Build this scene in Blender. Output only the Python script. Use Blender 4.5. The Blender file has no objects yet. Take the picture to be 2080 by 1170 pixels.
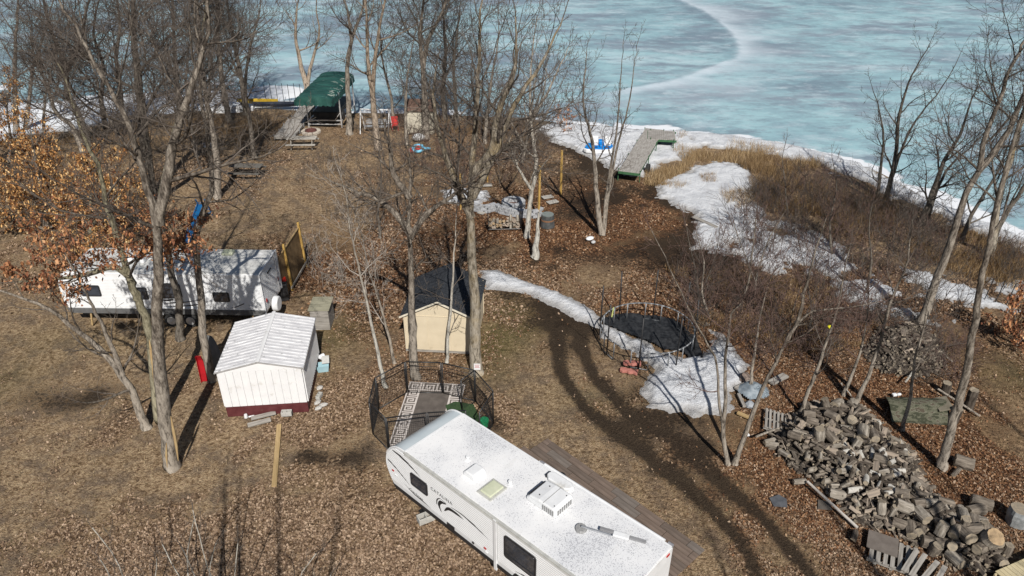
import bpy, bmesh, math, random
import numpy as np
from mathutils import Vector, Matrix
rnd = random.Random(7)
rng = np.random.default_rng(11)
scene = bpy.context.scene
R = math.radians

# ------------------------------------------------------------------ camera, light
CAM_H = 18.0
FPX = 1500.0
PITCH = R(30)
cam_d = bpy.data.cameras.new('camera'); cam = bpy.data.objects.new('camera', cam_d)
scene.collection.objects.link(cam); scene.camera = cam
cam.location = (0, 0, CAM_H); cam.rotation_euler = (R(90) - PITCH, 0, 0)
cam_d.sensor_width = 36.0; cam_d.lens = FPX / 2080 * 36.0; cam_d.clip_end = 6000; cam_d.clip_start = 0.1

SUN_EL = R(43); SUN_TRAVEL = (-0.195, 0.981)       # light runs away from the camera, a little to the left
world = bpy.data.worlds.new('World'); scene.world = world; world.use_nodes = True
wn = world.node_tree.nodes; wl = world.node_tree.links
sky = wn.new('ShaderNodeTexSky'); sky.sky_type = 'NISHITA'; sky.sun_disc = False
sky.sun_elevation = SUN_EL; sky.sun_rotation = math.atan2(-SUN_TRAVEL[0], -SUN_TRAVEL[1]); sky.air_density = 1.0; sky.dust_density = 0.6
bg = wn['Background']; bg.inputs['Strength'].default_value = 0.05
wl.new(sky.outputs[0], bg.inputs[0])
sun_d = bpy.data.lights.new('sun', 'SUN'); sun_d.energy = 5.0; sun_d.angle = R(0.53); sun_d.color = (1.0, 0.955, 0.89)
sun = bpy.data.objects.new('sun', sun_d); scene.collection.objects.link(sun)
sd = Vector((SUN_TRAVEL[0] * math.cos(SUN_EL), SUN_TRAVEL[1] * math.cos(SUN_EL), -math.sin(SUN_EL)))
sun.rotation_euler = sd.to_track_quat('-Z', 'Y').to_euler()
scene.view_settings.view_transform = 'Standard'; scene.view_settings.look = 'None'
scene.view_settings.gamma = 1.0; scene.view_settings.exposure = 0.0
scene.cycles.max_bounces = 5; scene.cycles.diffuse_bounces = 2; scene.cycles.glossy_bounces = 2
scene.cycles.transparent_max_bounces = 6

def ray(px, py):
    u = (px - 1040) / FPX; v = (py - 585) / FPX
    return (u, math.cos(PITCH) - v * math.sin(PITCH), -(math.sin(PITCH) + v * math.cos(PITCH)))
def P(px, py, z=0.0):
    d = ray(px, py); t = (z - CAM_H) / d[2]
    return (d[0] * t, d[1] * t)
def P3(px, py, z=0.0):
    a = P(px, py, z); return (a[0], a[1], z)

# ------------------------------------------------------------------ numpy noise and distance helpers
_perm = rng.random((256, 256))
def vnoise(x, y):
    xi = np.floor(x).astype(int); yi = np.floor(y).astype(int)
    fx = x - xi; fy = y - yi; fx = fx * fx * (3 - 2 * fx); fy = fy * fy * (3 - 2 * fy)
    g = lambda a, b: _perm[a & 255, b & 255]
    return (g(xi, yi) * (1 - fx) + g(xi + 1, yi) * fx) * (1 - fy) + (g(xi, yi + 1) * (1 - fx) + g(xi + 1, yi + 1) * fx) * fy
def fbm(x, y, s=1.0, o=4, off=0.0):
    x = np.asarray(x, float) * s + 37.3 + off; y = np.asarray(y, float) * s + 11.7 + off * 1.7
    t = 0; a = 0.5; n = 0
    for _ in range(o):
        t = t + a * vnoise(x, y); n += a; a *= 0.5; x = x * 2.03 + 5.1; y = y * 2.03 + 9.2
    return t / n
def seg_dist(x, y, pts):
    best = np.full(np.shape(x), 1e9); side = np.zeros(np.shape(x))
    for (ax, ay), (bx, by) in zip(pts[:-1], pts[1:]):
        dx, dy = bx - ax, by - ay; L2 = dx * dx + dy * dy + 1e-9
        t = np.clip(((x - ax) * dx + (y - ay) * dy) / L2, 0, 1)
        d = np.hypot(x - ax - t * dx, y - ay - t * dy)
        s = np.sign((x - ax) * dy - (y - ay) * dx)       # + on the right of a->b
        m = d < best; best = np.where(m, d, best); side = np.where(m, s, side)
    return best, side
def inside(x, y, poly):
    c = np.zeros(np.shape(x), bool); n = len(poly)
    for i in range(n):
        x1, y1 = poly[i]; x2, y2 = poly[(i + 1) % n]
        if y1 == y2: continue
        m = ((y1 > y) != (y2 > y)) & (x < (x2 - x1) * (y - y1) / (y2 - y1) + x1)
        c ^= m
    return c
def sdpoly(x, y, poly):
    d, _ = seg_dist(x, y, list(poly) + [poly[0]])
    return np.where(inside(x, y, poly), d, -d)
def sstep(a, b, x):
    t = np.clip((x - a) / (b - a), 0, 1); return t * t * (3 - 2 * t)
PP = lambda l, z=0.0: [P(a, b, z) for a, b in l]

# ------------------------------------------------------------------ tagging, linking
def tag(o, label=None, cat=None, group=None, kind=None):
    if label: o['label'] = label
    if cat: o['category'] = cat
    if group: o['group'] = group
    if kind: o['kind'] = kind
    return o
def thing(name, label, cat, loc=(0, 0, 0), rz=0.0, group=None):
    o = bpy.data.objects.new(name, None); scene.collection.objects.link(o)
    if len(loc) == 2: loc = (loc[0], loc[1], 0)
    o.location = loc; o.rotation_euler = (0, 0, rz); o.empty_display_size = 0.2
    return tag(o, label, cat, group)
def link(name, me, parent=None):
    o = bpy.data.objects.new(name, me); scene.collection.objects.link(o)
    if parent: o.parent = parent
    return o
def copy_tree(o, parent=None):
    c = o.copy(); scene.collection.objects.link(c); c.parent = parent
    for ch in list(o.children): copy_tree(ch, c)
    return c

def mesh_np(name, verts, faces_list, mats, midx=None, smooth=False, attrs=None):
    """faces_list: list of (F,k) int arrays"""
    me = bpy.data.meshes.new(name)
    verts = np.asarray(verts, np.float32)
    me.vertices.add(len(verts)); me.vertices.foreach_set('co', verts.ravel())
    loops = np.concatenate([f.ravel() for f in faces_list]).astype(np.int32)
    tot = np.concatenate([np.full(len(f), f.shape[1]) for f in faces_list]).astype(np.int32)
    st = np.concatenate([[0], np.cumsum(tot)[:-1]]).astype(np.int32)
    me.loops.add(len(loops)); me.loops.foreach_set('vertex_index', loops)
    me.polygons.add(len(tot)); me.polygons.foreach_set('loop_start', st)
    me.polygons.foreach_set('loop_total', tot)
    if midx is not None: me.polygons.foreach_set('material_index', np.asarray(midx, np.int32))
    if smooth: me.polygons.foreach_set('use_smooth', np.ones(len(tot), bool))
    for k, v in (attrs or {}).items():
        a = me.attributes.new(k, 'FLOAT', 'POINT'); a.data.foreach_set('value', np.asarray(v, np.float32))
    me.update(calc_edges=True)
    for m in (mats if isinstance(mats, (list, tuple)) else [mats]): me.materials.append(m)
    return me

def grid_mesh(name, xs, ys, zf, mats, attrs=None, keep=None, smooth=True):
    X, Y = np.meshgrid(xs, ys); Z = zf(X, Y)
    nx, ny = len(xs), len(ys)
    i = np.arange(nx * ny).reshape(ny, nx)
    F = np.stack([i[:-1, :-1], i[:-1, 1:], i[1:, 1:], i[1:, :-1]], -1).reshape(-1, 4)
    V = np.stack([X, Y, Z], -1).reshape(-1, 3)
    at = {k: f(X, Y).ravel() for k, f in (attrs or {}).items()}
    if keep is not None:
        k = keep(X, Y).ravel(); F = F[k[F].any(1)]
        used = np.unique(F); rem = np.full(len(V), -1); rem[used] = np.arange(len(used))
        V = V[used]; F = rem[F]; at = {a: b[used] for a, b in at.items()}
    return mesh_np(name, V, [F], mats, smooth=smooth, attrs=at)

class MB:
    def __init__(s): s.v = []; s.f = []; s.m = []
    def add(s, vs, fs, mi=0):
        b = len(s.v); s.v += [tuple(v) for v in vs]; s.f += [tuple(b + i for i in f) for f in fs]; s.m += [mi] * len(fs); return s
    def box(s, c, d, rz=0.0, mi=0, M=None):
        x, y, z = d[0] / 2, d[1] / 2, d[2] / 2
        vs = [(-x, -y, -z), (x, -y, -z), (x, y, -z), (-x, y, -z), (-x, -y, z), (x, -y, z), (x, y, z), (-x, y, z)]
        if M is not None: vs = [tuple(M @ Vector(v)) for v in vs]
        elif rz: co, si = math.cos(rz), math.sin(rz); vs = [(a * co - b * si, a * si + b * co, e) for a, b, e in vs]
        vs = [(a + c[0], b + c[1], e + c[2]) for a, b, e in vs]
        return s.add(vs, [(0, 3, 2, 1), (4, 5, 6, 7), (0, 1, 5, 4), (1, 2, 6, 5), (2, 3, 7, 6), (3, 0, 4, 7)], mi)
    def beam(s, p, q, w, h, mi=0, up=(0, 0, 1)):
        p, q = Vector(p), Vector(q); d = (q - p); L = d.length; d.normalize()
        u = Vector(up)
        if abs(d.dot(u)) > 0.97: u = Vector((1, 0, 0))
        r = d.cross(u).normalized(); u = r.cross(d)
        M = Matrix((d, r, u)).transposed()
        return s.box((p + q) / 2, (L, w, h), M=M, mi=mi)
    def cyl(s, p, q, r0, r1=None, n=10, mi=0, caps=True, cmi=None):
        r1 = r0 if r1 is None else r1
        p, q = Vector(p), Vector(q); d = (q - p).normalized()
        a = Vector((0, 0, 1)) if abs(d.z) < 0.9 else Vector((1, 0, 0))
        u = d.cross(a).normalized(); w = d.cross(u)
        vs = []
        for c, r in ((p, r0), (q, r1)):
            for i in range(n):
                t = 2 * math.pi * i / n; vs.append(c + (u * math.cos(t) + w * math.sin(t)) * r)
        fs = [(i, i + n, (i + 1) % n + n, (i + 1) % n) for i in range(n)]
        s.add(vs, fs, mi)
        if caps:
            b = len(s.v) - 2 * n
            s.f += [tuple(b + i for i in range(n)), tuple(b + n + i for i in reversed(range(n)))]; s.m += [mi if cmi is None else cmi] * 2
        return s
    def pipe(s, pts, r, n=6, mi=0):
        for a, b in zip(pts[:-1], pts[1:]): s.cyl(a, b, r, r, n, mi)
        return s
    def prism(s, poly, y0, y1, mi=0, cap=None, axis='y'):
        n = len(poly); f = (lambda a, b, t: (a, t, b)) if axis == 'y' else ((lambda a, b, t: (a, b, t)) if axis == 'z' else (lambda a, b, t: (t, a, b)))
        vs = [f(a, b, y0) for a, b in poly] + [f(a, b, y1) for a, b in poly]
        s.add(vs, [(i, (i + 1) % n, (i + 1) % n + n, i + n) for i in range(n)], mi)
        b = len(s.v) - 2 * n
        s.f += [tuple(b + i for i in reversed(range(n))), tuple(b + n + i for i in range(n))]; s.m += [mi if cap is None else cap] * 2
        return s
    def ball(s, c, r, n=10, k=6, mi=0, sc=(1, 1, 1)):
        vs = []; fs = []
        for j in range(k + 1):
            t = math.pi * j / k
            for i in range(n):
                a = 2 * math.pi * i / n
                vs.append((c[0] + r * sc[0] * math.sin(t) * math.cos(a), c[1] + r * sc[1] * math.sin(t) * math.sin(a), c[2] + r * sc[2] * math.cos(t)))
        for j in range(k):
            for i in range(n): fs.append((j * n + i, (j + 1) * n + i, (j + 1) * n + (i + 1) % n, j * n + (i + 1) % n))
        return s.add(vs, fs, mi)
    def mesh(s, name, mats, smooth=False, fix=True):
        me = bpy.data.meshes.new(name); me.from_pydata(s.v, [], s.f)
        for m in (mats if isinstance(mats, (list, tuple)) else [mats]): me.materials.append(m)
        if any(s.m): me.polygons.foreach_set('material_index', s.m)
        if fix:
            bm = bmesh.new(); bm.from_mesh(me); bmesh.ops.recalc_face_normals(bm, faces=bm.faces); bm.to_mesh(me); bm.free()
        if smooth: me.polygons.foreach_set('use_smooth', [True] * len(me.polygons))
        me.update(); return me
    def build(s, name, mats, parent=None, bevel=0.0, smooth=False, seg=2):
        o = link(name, s.mesh(name, mats, smooth), parent)
        if bevel:
            b = o.modifiers.new('bevel', 'BEVEL'); b.width = bevel; b.segments = seg; b.limit_method = 'ANGLE'; b.angle_limit = R(40)
        return o

# ------------------------------------------------------------------ materials
def newmat(name, rough=0.8, spec=0.3):
    m = bpy.data.materials.new(name); m.use_nodes = True
    b = m.node_tree.nodes['Principled BSDF']; b.inputs['Roughness'].default_value = rough
    b.inputs['Specular IOR Level'].default_value = spec
    return m, m.node_tree.nodes, m.node_tree.links, b
def N(n, t, **k):
    o = n.new(t)
    for a, v in k.items(): setattr(o, a, v)
    return o
def noise(n, l, co, scale, det=4, rough=0.6, stretch=None):
    t = n.new('ShaderNodeTexNoise'); t.inputs['Scale'].default_value = scale; t.inputs['Detail'].default_value = det; t.inputs['Roughness'].default_value = rough
    if stretch:
        mp = n.new('ShaderNodeMapping'); mp.inputs['Scale'].default_value = stretch; l.new(co, mp.inputs[0]); co = mp.outputs[0]
    l.new(co, t.inputs['Vector']); return t.outputs['Fac']
def ramp(n, l, fac, stops, interp='LINEAR'):
    r = n.new('ShaderNodeValToRGB'); r.color_ramp.interpolation = interp
    e = r.color_ramp.elements
    while len(e) < len(stops): e.new(0.5)
    for i, (p, c) in enumerate(stops): e[i].position = p; e[i].color = (c[0], c[1], c[2], 1) if not isinstance(c, (int, float)) else (c, c, c, 1)
    l.new(fac, r.inputs[0]); return r.outputs[0]
def mix(n, l, f, a, b, mode='MIX'):
    m = n.new('ShaderNodeMix'); m.data_type = 'RGBA'; m.blend_type = mode
    for k, v in ((0, f), (6, a), (7, b)):
        s = m.inputs[k]
        if isinstance(v, (int, float)): s.default_value = v if k == 0 else (v, v, v, 1)
        elif isinstance(v, tuple): s.default_value = (v[0], v[1], v[2], 1)
        else: l.new(v, s)
    return m.outputs[2]
def mth(n, l, op, a, b=None):
    m = n.new('ShaderNodeMath'); m.operation = op
    for s, v in zip(m.inputs, (a, b)):
        if v is None: continue
        if isinstance(v, (int, float)): s.default_value = v
        else: l.new(v, s)
    return m.outputs[0]
def bump(n, l, b, h, st=0.5, dist=0.02):
    q = n.new('ShaderNodeBump'); q.inputs['Strength'].default_value = st; q.inputs['Distance'].default_value = dist
    l.new(h, q.inputs['Height']); l.new(q.outputs[0], b.inputs['Normal'])
def attr(n, name):
    a = n.new('ShaderNodeAttribute'); a.attribute_name = name; return a.outputs['Fac']
def simple(name, c1, c2=None, scale=6, rough=0.75, spec=0.3, bmp=0.0, bdist=0.01, metal=0, stretch=None, det=5, lo=0.35, hi=0.65, dirt=None, coord='Object'):
    m, n, l, b = newmat(name, rough, spec); b.inputs['Metallic'].default_value = metal
    c2 = c2 or tuple(x * 0.8 for x in c1)
    co = n.new('ShaderNodeTexCoord').outputs[coord] if coord == 'Object' else n.new('ShaderNodeNewGeometry').outputs['Position']
    f = noise(n, l, co, scale, det, stretch=stretch)
    c = ramp(n, l, f, [(lo, c1), (hi, c2)])
    if dirt:
        f2 = noise(n, l, co, dirt[1], 4)
        c = mix(n, l, ramp(n, l, f2, [(dirt[2], 0.0), (dirt[2] + 0.12, 1.0)]), c, dirt[0])
    l.new(c, b.inputs['Base Color'])
    if bmp: bump(n, l, b, f, bmp, bdist)
    return m

# ================================================================== GROUND, LAKE, SNOW
SHORE = PP([(-900, 420), (-300, 330), (0, 279), (130, 265), (250, 245), (350, 233), (440, 224), (560, 224), (700, 232), (840, 233), (960, 238), (1060, 243),
            (1120, 250), (1200, 256), (1300, 266), (1380, 268), (1500, 282), (1600, 297), (1700, 322), (1780, 352), (1850, 392), (1950, 436), (2080, 492), (2300, 590), (3200, 900)], -0.3)
def shore_sd(x, y):          # + on land
    d, s = seg_dist(x, y, SHORE); return d * s
def blobs(L):
    out = []
    for px, py, rx, ry, v in L:
        a = P(px, py); out.append((a[0], a[1], rx, ry, v))
    return out
def bsum(B, x, y):
    t = 0
    for cx, cy, rx, ry, v in B: t = t + v * np.exp(-(((x - cx) / rx) ** 2 + ((y - cy) / ry) ** 2))
    return t
LEAF = blobs([(850, 600, 4, 5, .9), (700, 560, 4, 4, .9), (1000, 480, 7, 5, .9), (1250, 430, 6, 6, .9), (1350, 560, 6, 4, .9), (1180, 760, 1.2, 2, .4),
              (1650, 700, 7, 5, .9), (1800, 900, 6, 4, .9), (2000, 900, 5, 4, .7), (1500, 1000, 4, 2.5, .8), (1700, 1130, 4, 2, .6), (300, 1100, 6, 2.2, .9),
              (650, 1080, 5, 2.6, .8), (860, 800, 3, 2, .8), (60, 400, 9, 8, .9), (300, 330, 8, 6, .5), (650, 840, 2, 1, .6), (600, 880, 2.5, 1.4, .5), (1050, 840, 2.4, 1.2, .6),
              (1180, 900, 1.6, 1.0, -.9), (1300, 980, 1.5, 1.0, -.9), (1400, 1070, 1.5, .9, -.9), (150, 640, 5, 2.5, -.6), (120, 960, 4, 1.6, -.3), (700, 370, 6, 6, -.5), (900, 330, 8, 7, .9), (1100, 300, 8, 6, .6), (1850, 620, 8, 5, .9), (100, 900, 3, 1.5, .2), (500, 480, 3, 3, .5)])
RED = blobs([(1650, 1000, 5, 3, .6), (2000, 900, 5, 4, .7), (1900, 1080, 4, 2, .5), (1500, 900, 2, 2, .5), (1150, 480, 5, 5, .6), (900, 400, 5, 5, .6), (1250, 400, 5, 6, 1), (1380, 470, 4, 4, 1), (1000, 480, 6, 4, .6), (730, 580, 4, 4, .8), (1650, 720, 6, 5, .7), (1850, 640, 6, 4, .6), (1700, 850, 5, 3, .5), (880, 700, 3, 3, .5), (1320, 650, 4, 3, .8), (640, 530, 3, 3, .7)])
MUD = blobs([(1150, 680, 1.1, 2.6, .4), (1230, 860, 1.2, 1, .35), (1290, 900, 1.2, .8, .35), (1120, 640, 2, 2.4, .6), (1420, 910, .9, .7, .8), (1330, 860, 2.0, .8, .3), (1380, 960, 1.4, .8, .3), (1450, 1010, 1.2, 1.0, .35), (735, 930, .8, 1.6, .45),
             (640, 930, 1.2, .6, .6), (180, 790, 3, 1.3, .5), (120, 820, 2, .8, .4), (1200, 360, 4, 6, .6), (1390, 500, 2.5, 3, .8), (1150, 430, 4, 4, .4), (1230, 520, 5, 2, .5),
             (2040, 700, 3, 3, .6), (1600, 650, 5, 3, .4), (1040, 990, 2, .6, .3), (960, 860, 1, .8, .5), (740, 1000, .7, 1, .6)])
GREEN = blobs([(1040, 650, 1.6, 2.6, .9), (1000, 720, 1.2, 2, .6), (650, 700, 1.6, 1.8, .5), (700, 660, 1.5, 1.5, .4), (2060, 760, 1.6, 1.6, .6), (20, 770, 1.5, 1.5, .5), (150, 690, 4, 1.4, .3), (1200, 810, 1.6, 1, .4)])
TRACK1 = PP([(1150, 625), (1128, 690), (1140, 760), (1190, 830), (1290, 905), (1400, 990), (1500, 1090), (1560, 1200)])
WETEDGE = [PP([(1335, 380), (1340, 402), (1390, 428), (1422, 455), (1402, 482), (1405, 505), (1490, 522)]), PP([(1296, 770), (1286, 800), (1310, 832), (1370, 842), (1430, 856), (1490, 856)]), PP([(985, 590), (1080, 604), (1130, 626), (1172, 656), (1215, 668)]), PP([(1095, 275), (1180, 315), (1262, 355)])]
TRACK2 = PP([(1172, 640), (1180, 700), (1205, 760), (1270, 830), (1370, 890), (1450, 960), (1560, 1060), (1660, 1180)])
def m_leaf(x, y):
    n = fbm(x, y, .35, 4, 3); n2 = fbm(x, y, 1.3, 3, 9)
    return np.clip(bsum(LEAF, x, y) * (.1 + 1.5 * n) + (n - .5) * 2.0 + (n2 - .5) * 1.7, 0, 1)
def m_red(x, y): return np.clip(bsum(RED, x, y) * (.3 + 1.2 * fbm(x, y, .5, 3, 5)), 0, 1)
def m_mud(x, y):
    t = 0
    for tr in (TRACK1, TRACK2):
        d, _ = seg_dist(x, y, tr); t = t + np.exp(-(d / .24) ** 2) * (.5 + 1.0 * fbm(x, y, 1.1, 3, 2)) + np.exp(-(d / .7) ** 2) * .22 * fbm(x, y, 1.4, 3, 6)
    for tr in WETEDGE:
        d, _ = seg_dist(x, y, tr); t = t + np.exp(-(d / .75) ** 2) * 1.1 * fbm(x, y, 1.0, 4, 33)
    n = fbm(x, y, .7, 4, 8)
    return np.clip(bsum(MUD, x, y) * (.1 + 1.7 * n) + t + sstep(.64, .8, n) * .35, 0, 1)
def m_green(x, y): return np.clip(bsum(GREEN, x, y) * (.4 + 1.1 * fbm(x, y, 1.2, 3, 12)), 0, 1)
def ground_z(x, y):
    s = shore_sd(x, y)
    z = (fbm(x, y, .5, 3) - .5) * .07 + (fbm(x, y, 3.1, 3, 4) - .5) * .035
    for tr in (TRACK1, TRACK2):
        d, _ = seg_dist(x, y, tr); z = z - .05 * np.exp(-(d / .2) ** 2)
    return z - .03 - .75 * sstep(1.5, -3.0, s) - 3 * sstep(-3, -30, s)

def ground_mat():
    m, n, l, b = newmat('dead_grass_and_leaves', .95, .1)
    co = n.new('ShaderNodeNewGeometry').outputs['Position']
    n1 = noise(n, l, co, .9, 8, .7); n2 = noise(n, l, co, 7, 5, .7); n3 = noise(n, l, co, 26, 3, .7)
    tan = ramp(n, l, n2, [(.36, (.12, .075, .04)), (.48, (.325, .228, .138)), (.64, (.53, .4, .255))])
    tan = mix(n, l, ramp(n, l, n1, [(.47, 0.0), (.6, .8)]), tan, mix(n, l, n2, (.08, .06, .045), (.26, .2, .15)))
    tan = mix(n, l, ramp(n, l, n3, [(.36, .7), (.56, 0.0)]), tan, (.075, .048, .026))
    vo = n.new('ShaderNodeTexVoronoi'); vo.inputs['Scale'].default_value = 15; l.new(co, vo.inputs['Vector'])
    sp = n.new('ShaderNodeSeparateColor'); l.new(vo.outputs['Color'], sp.inputs[0])
    lf = ramp(n, l, sp.outputs[0], [(0, (.04, .024, .014)), (.3, (.12, .072, .04)), (.6, (.24, .16, .095)), (.85, (.36, .25, .155)), (1, (.46, .34, .23))])
    lr = ramp(n, l, sp.outputs[0], [(0, (.02, .011, .007)), (.3, (.075, .034, .018)), (.6, (.165, .08, .04)), (.85, (.26, .14, .07)), (1, (.36, .22, .13))])
    tan = mix(n, l, mth(n, l, 'MULTIPLY', attr(n, 'red'), .75), tan, ramp(n, l, n2, [(.35, (.05, .028, .016)), (.65, (.24, .14, .07))]))
    lf = mix(n, l, attr(n, 'red'), lf, lr)
    c = mix(n, l, ramp(n, l, mth(n, l, 'ADD', attr(n, 'leaf'), mth(n, l, 'MULTIPLY', mth(n, l, 'SUBTRACT', n2, .5), 1.6)), [(.3, 0.0), (.6, .9)]), tan, lf)
    gr = ramp(n, l, n2, [(.35, (.05, .052, .016)), (.65, (.13, .115, .04))])
    c = mix(n, l, mth(n, l, 'MULTIPLY', attr(n, 'green'), ramp(n, l, n3, [(.4, .3), (.6, .95)])), c, gr)
    mud = ramp(n, l, n3, [(.35, (.016, .012, .009)), (.7, (.055, .04, .028))])
    mf = ramp(n, l, mth(n, l, 'ADD', attr(n, 'mud'), mth(n, l, 'MULTIPLY', mth(n, l, 'SUBTRACT', n2, .5), 1.9)), [(.35, 0.0), (.75, .92)])
    c = mix(n, l, mf, c, mud)
    l.new(c, b.inputs['Base Color'])
    bump(n, l, b, mth(n, l, 'ADD', n3, mth(n, l, 'MULTIPLY', vo.outputs['Distance'], .6)), .9, .05)
    return m
MG = ground_mat()
fx = np.arange(-34, 36, .2); fy = np.arange(11, 66, .25)
xs = np.concatenate([-np.geomspace(900, 34.5, 40), fx, np.geomspace(36.3, 900, 40)])
ys = np.concatenate([-np.geomspace(400, 1, 26), np.arange(0, 10.9, .6), fy, np.geomspace(66.4, 120, 10)])
g = link('ground', grid_mesh('ground', xs, ys, ground_z, MG, {'leaf': m_leaf, 'red': m_red, 'mud': m_mud, 'green': m_green}))
tag(g, kind='structure')

# ---- frozen lake
RIDGE = [P(a, b, -.3) for a, b in [(1250, -60), (1370, -5), (1400, 8), (1432, 22), (1458, 40), (1482, 60), (1497, 80), (1503, 100), (1498, 118), (1460, 130), (1420, 146), (1380, 160), (1330, 171), (1250, 185), (1150, 198)]]
LSNOW = [P(a, b, -.3) for a, b in [(-500, 500), (-500, 235), (0, 185), (150, 190), (320, 170), (420, 165), (520, 165), (600, 178), (700, 195), (760, 215), (900, 228), (900, 300)]]
def ice_white(x, y):
    d, s = seg_dist(x, y, RIDGE)
    n = fbm(x * .5, y, .25, 4, 6)
    band = np.where(s < 0, np.exp(-(d / (.8 + 11 * np.clip(n - .25, 0, 1))) ** 1.4) * 1.0, np.exp(-(d / .35) ** 2) * .5)
    band = band * sstep(0, 8, np.hypot(x - RIDGE[-1][0], y - RIDGE[-1][1])) + 0
    return np.clip(band, 0, 1)
def ice_snow(x, y):
    sdv = -shore_sd(x, y)
    n = fbm(x * .45, y, .55, 5, 2)
    w = np.where(x > 8, 2.4, 1.3)
    a = sstep(0, 1, (w - sdv) / 1.6 + (n - .5) * 3.2)
    q = sdpoly(x, y, LSNOW)
    b = sstep(-.2, .5, q / 6 + (n - .5) * 2.6 - .1)
    return np.clip(np.maximum(a, b), 0, 1)
def ice_mat():
    m, n, l, b = newmat('lake_ice', .42, .35)
    co = n.new('ShaderNodeNewGeometry').outputs['Position']
    s1 = noise(n, l, co, .07, 9, .66, (.8, 1.0, 1)); s2 = noise(n, l, co, .22, 9, .74, (.7, 1.1, 1)); s3 = noise(n, l, co, 1.1, 8, .78, (.6, 1.0, 1)); s4 = noise(n, l, co, .12, 8, .7, (.6, 1.1, 1))
    s5 = noise(n, l, co, .4, 9, .75, (.5, 1.2, 1))
    c = ramp(n, l, s1, [(.4, (.2, .285, .34)), (.46, (.27, .42, .475)), (.54, (.34, .535, .58)), (.64, (.43, .6, .645))])
    c = mix(n, l, ramp(n, l, s4, [(.5, 0.0), (.6, .85)]), c, (.225, .27, .33))
    c = mix(n, l, ramp(n, l, s5, [(.36, .75), (.48, 0.0)]), c, (.19, .235, .29))
    c = mix(n, l, ramp(n, l, s5, [(.55, 0.0), (.68, .7)]), c, (.5, .6, .65))
    c = mix(n, l, ramp(n, l, s2, [(.52, 0.0), (.66, .8)]), c, (.52, .63, .68))
    c = mix(n, l, ramp(n, l, s3, [(.36, .55), (.5, 0.0)]), c, (.2, .26, .32))
    c = mix(n, l, ramp(n, l, s3, [(.58, 0.0), (.7, .7)]), c, (.66, .72, .75))
    wf = mth(n, l, 'MULTIPLY', attr(n, 'white'), ramp(n, l, s2, [(.3, .55), (.6, 1.0)]))
    c = mix(n, l, wf, c, mix(n, l, s3, (.5, .6, .66), (.68, .74, .8)))
    sf = ramp(n, l, mth(n, l, 'ADD', attr(n, 'snow'), mth(n, l, 'MULTIPLY', mth(n, l, 'SUBTRACT', s3, .5), .9)), [(.4, 0.0), (.62, 1.0)])
    c = mix(n, l, sf, c, mix(n, l, s2, (.66, .7, .76), (.86, .87, .88)))
    l.new(c, b.inputs['Base Color'])
    l.new(mix(n, l, sf, .42, .9), b.inputs['Roughness'])
    bump(n, l, b, mth(n, l, 'ADD', s3, mth(n, l, 'MULTIPLY', sf, .5)), .35, .12)
    return m
def ice_z(x, y):
    d, s = seg_dist(x, y, RIDGE)
    return -.34 + .16 * np.exp(-(d / .5) ** 2) * fbm(x, y, .9, 2) + .12 * ice_snow(x, y) * fbm(x, y, .8, 3)
ix = np.concatenate([-np.geomspace(2500, 92, 24), np.arange(-90, 90, .5), np.geomspace(91, 2500, 24)])
iy = np.concatenate([np.arange(24, 70, .35), np.arange(70.3, 126, .6), np.geomspace(127, 2500, 24)])
lake = link('lake_ice', grid_mesh('lake_ice', ix, iy, ice_z, ice_mat(), {'white': ice_white, 'snow': ice_snow}, keep=lambda x, y: shore_sd(x, y) < 2.5))
tag(lake, kind='structure')
# far shore beyond the top of the frame
fs = MB()
pts = [(x, 1500 + 120 * math.sin(x * .0021) + 60 * math.sin(x * .009)) for x in range(-3200, 3201, 100)]
for (x0, y0), (x1, y1) in zip(pts[:-1], pts[1:]):
    fs.add([(x0, y0, -2), (x1, y1, -2), (x1, y1 + 60, 14), (x0, y0 + 60, 14), (x1, y1 + 900, 18), (x0, y0 + 900, 18)], [(0, 1, 2, 3), (3, 2, 4, 5)])
tag(fs.build('far_shore', simple('far_woods', (.06, .055, .045), (.1, .085, .06), .02, coord='World')), kind='structure')

# ---- snow lying on the land
def snow_mat():
    m, n, l, b = newmat('old_snow', .9, .2)
    co = n.new('ShaderNodeNewGeometry').outputs['Position']
    a = noise(n, l, co, 1.2, 8, .7); c2 = noise(n, l, co, 9, 6, .75); c3 = noise(n, l, co, 40, 3, .6)
    c = ramp(n, l, a, [(.35, (.56, .57, .6)), (.5, (.72, .74, .77)), (.7, (.82, .83, .85))])
    c = mix(n, l, ramp(n, l, c2, [(.54, 0.0), (.7, .75)]), c, (.46, .44, .42))
    c = mix(n, l, ramp(n, l, c3, [(.68, 0.0), (.76, .7)]), c, (.2, .13, .08))
    edge = ramp(n, l, mth(n, l, 'ADD', attr(n, 'depth'), mth(n, l, 'MULTIPLY', mth(n, l, 'SUBTRACT', c2, .5), .7)), [(.3, 1.0), (.85, 0.0)])
    c = mix(n, l, mth(n, l, 'MULTIPLY', edge, .8), c, mix(n, l, c2, (.16, .13, .1), (.5, .5, .5)))
    l.new(c, b.inputs['Base Color']); bump(n, l, b, mth(n, l, 'ADD', c2, mth(n, l, 'MULTIPLY', a, 2)), .9, .12)
    return m
MS = snow_mat()
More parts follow.
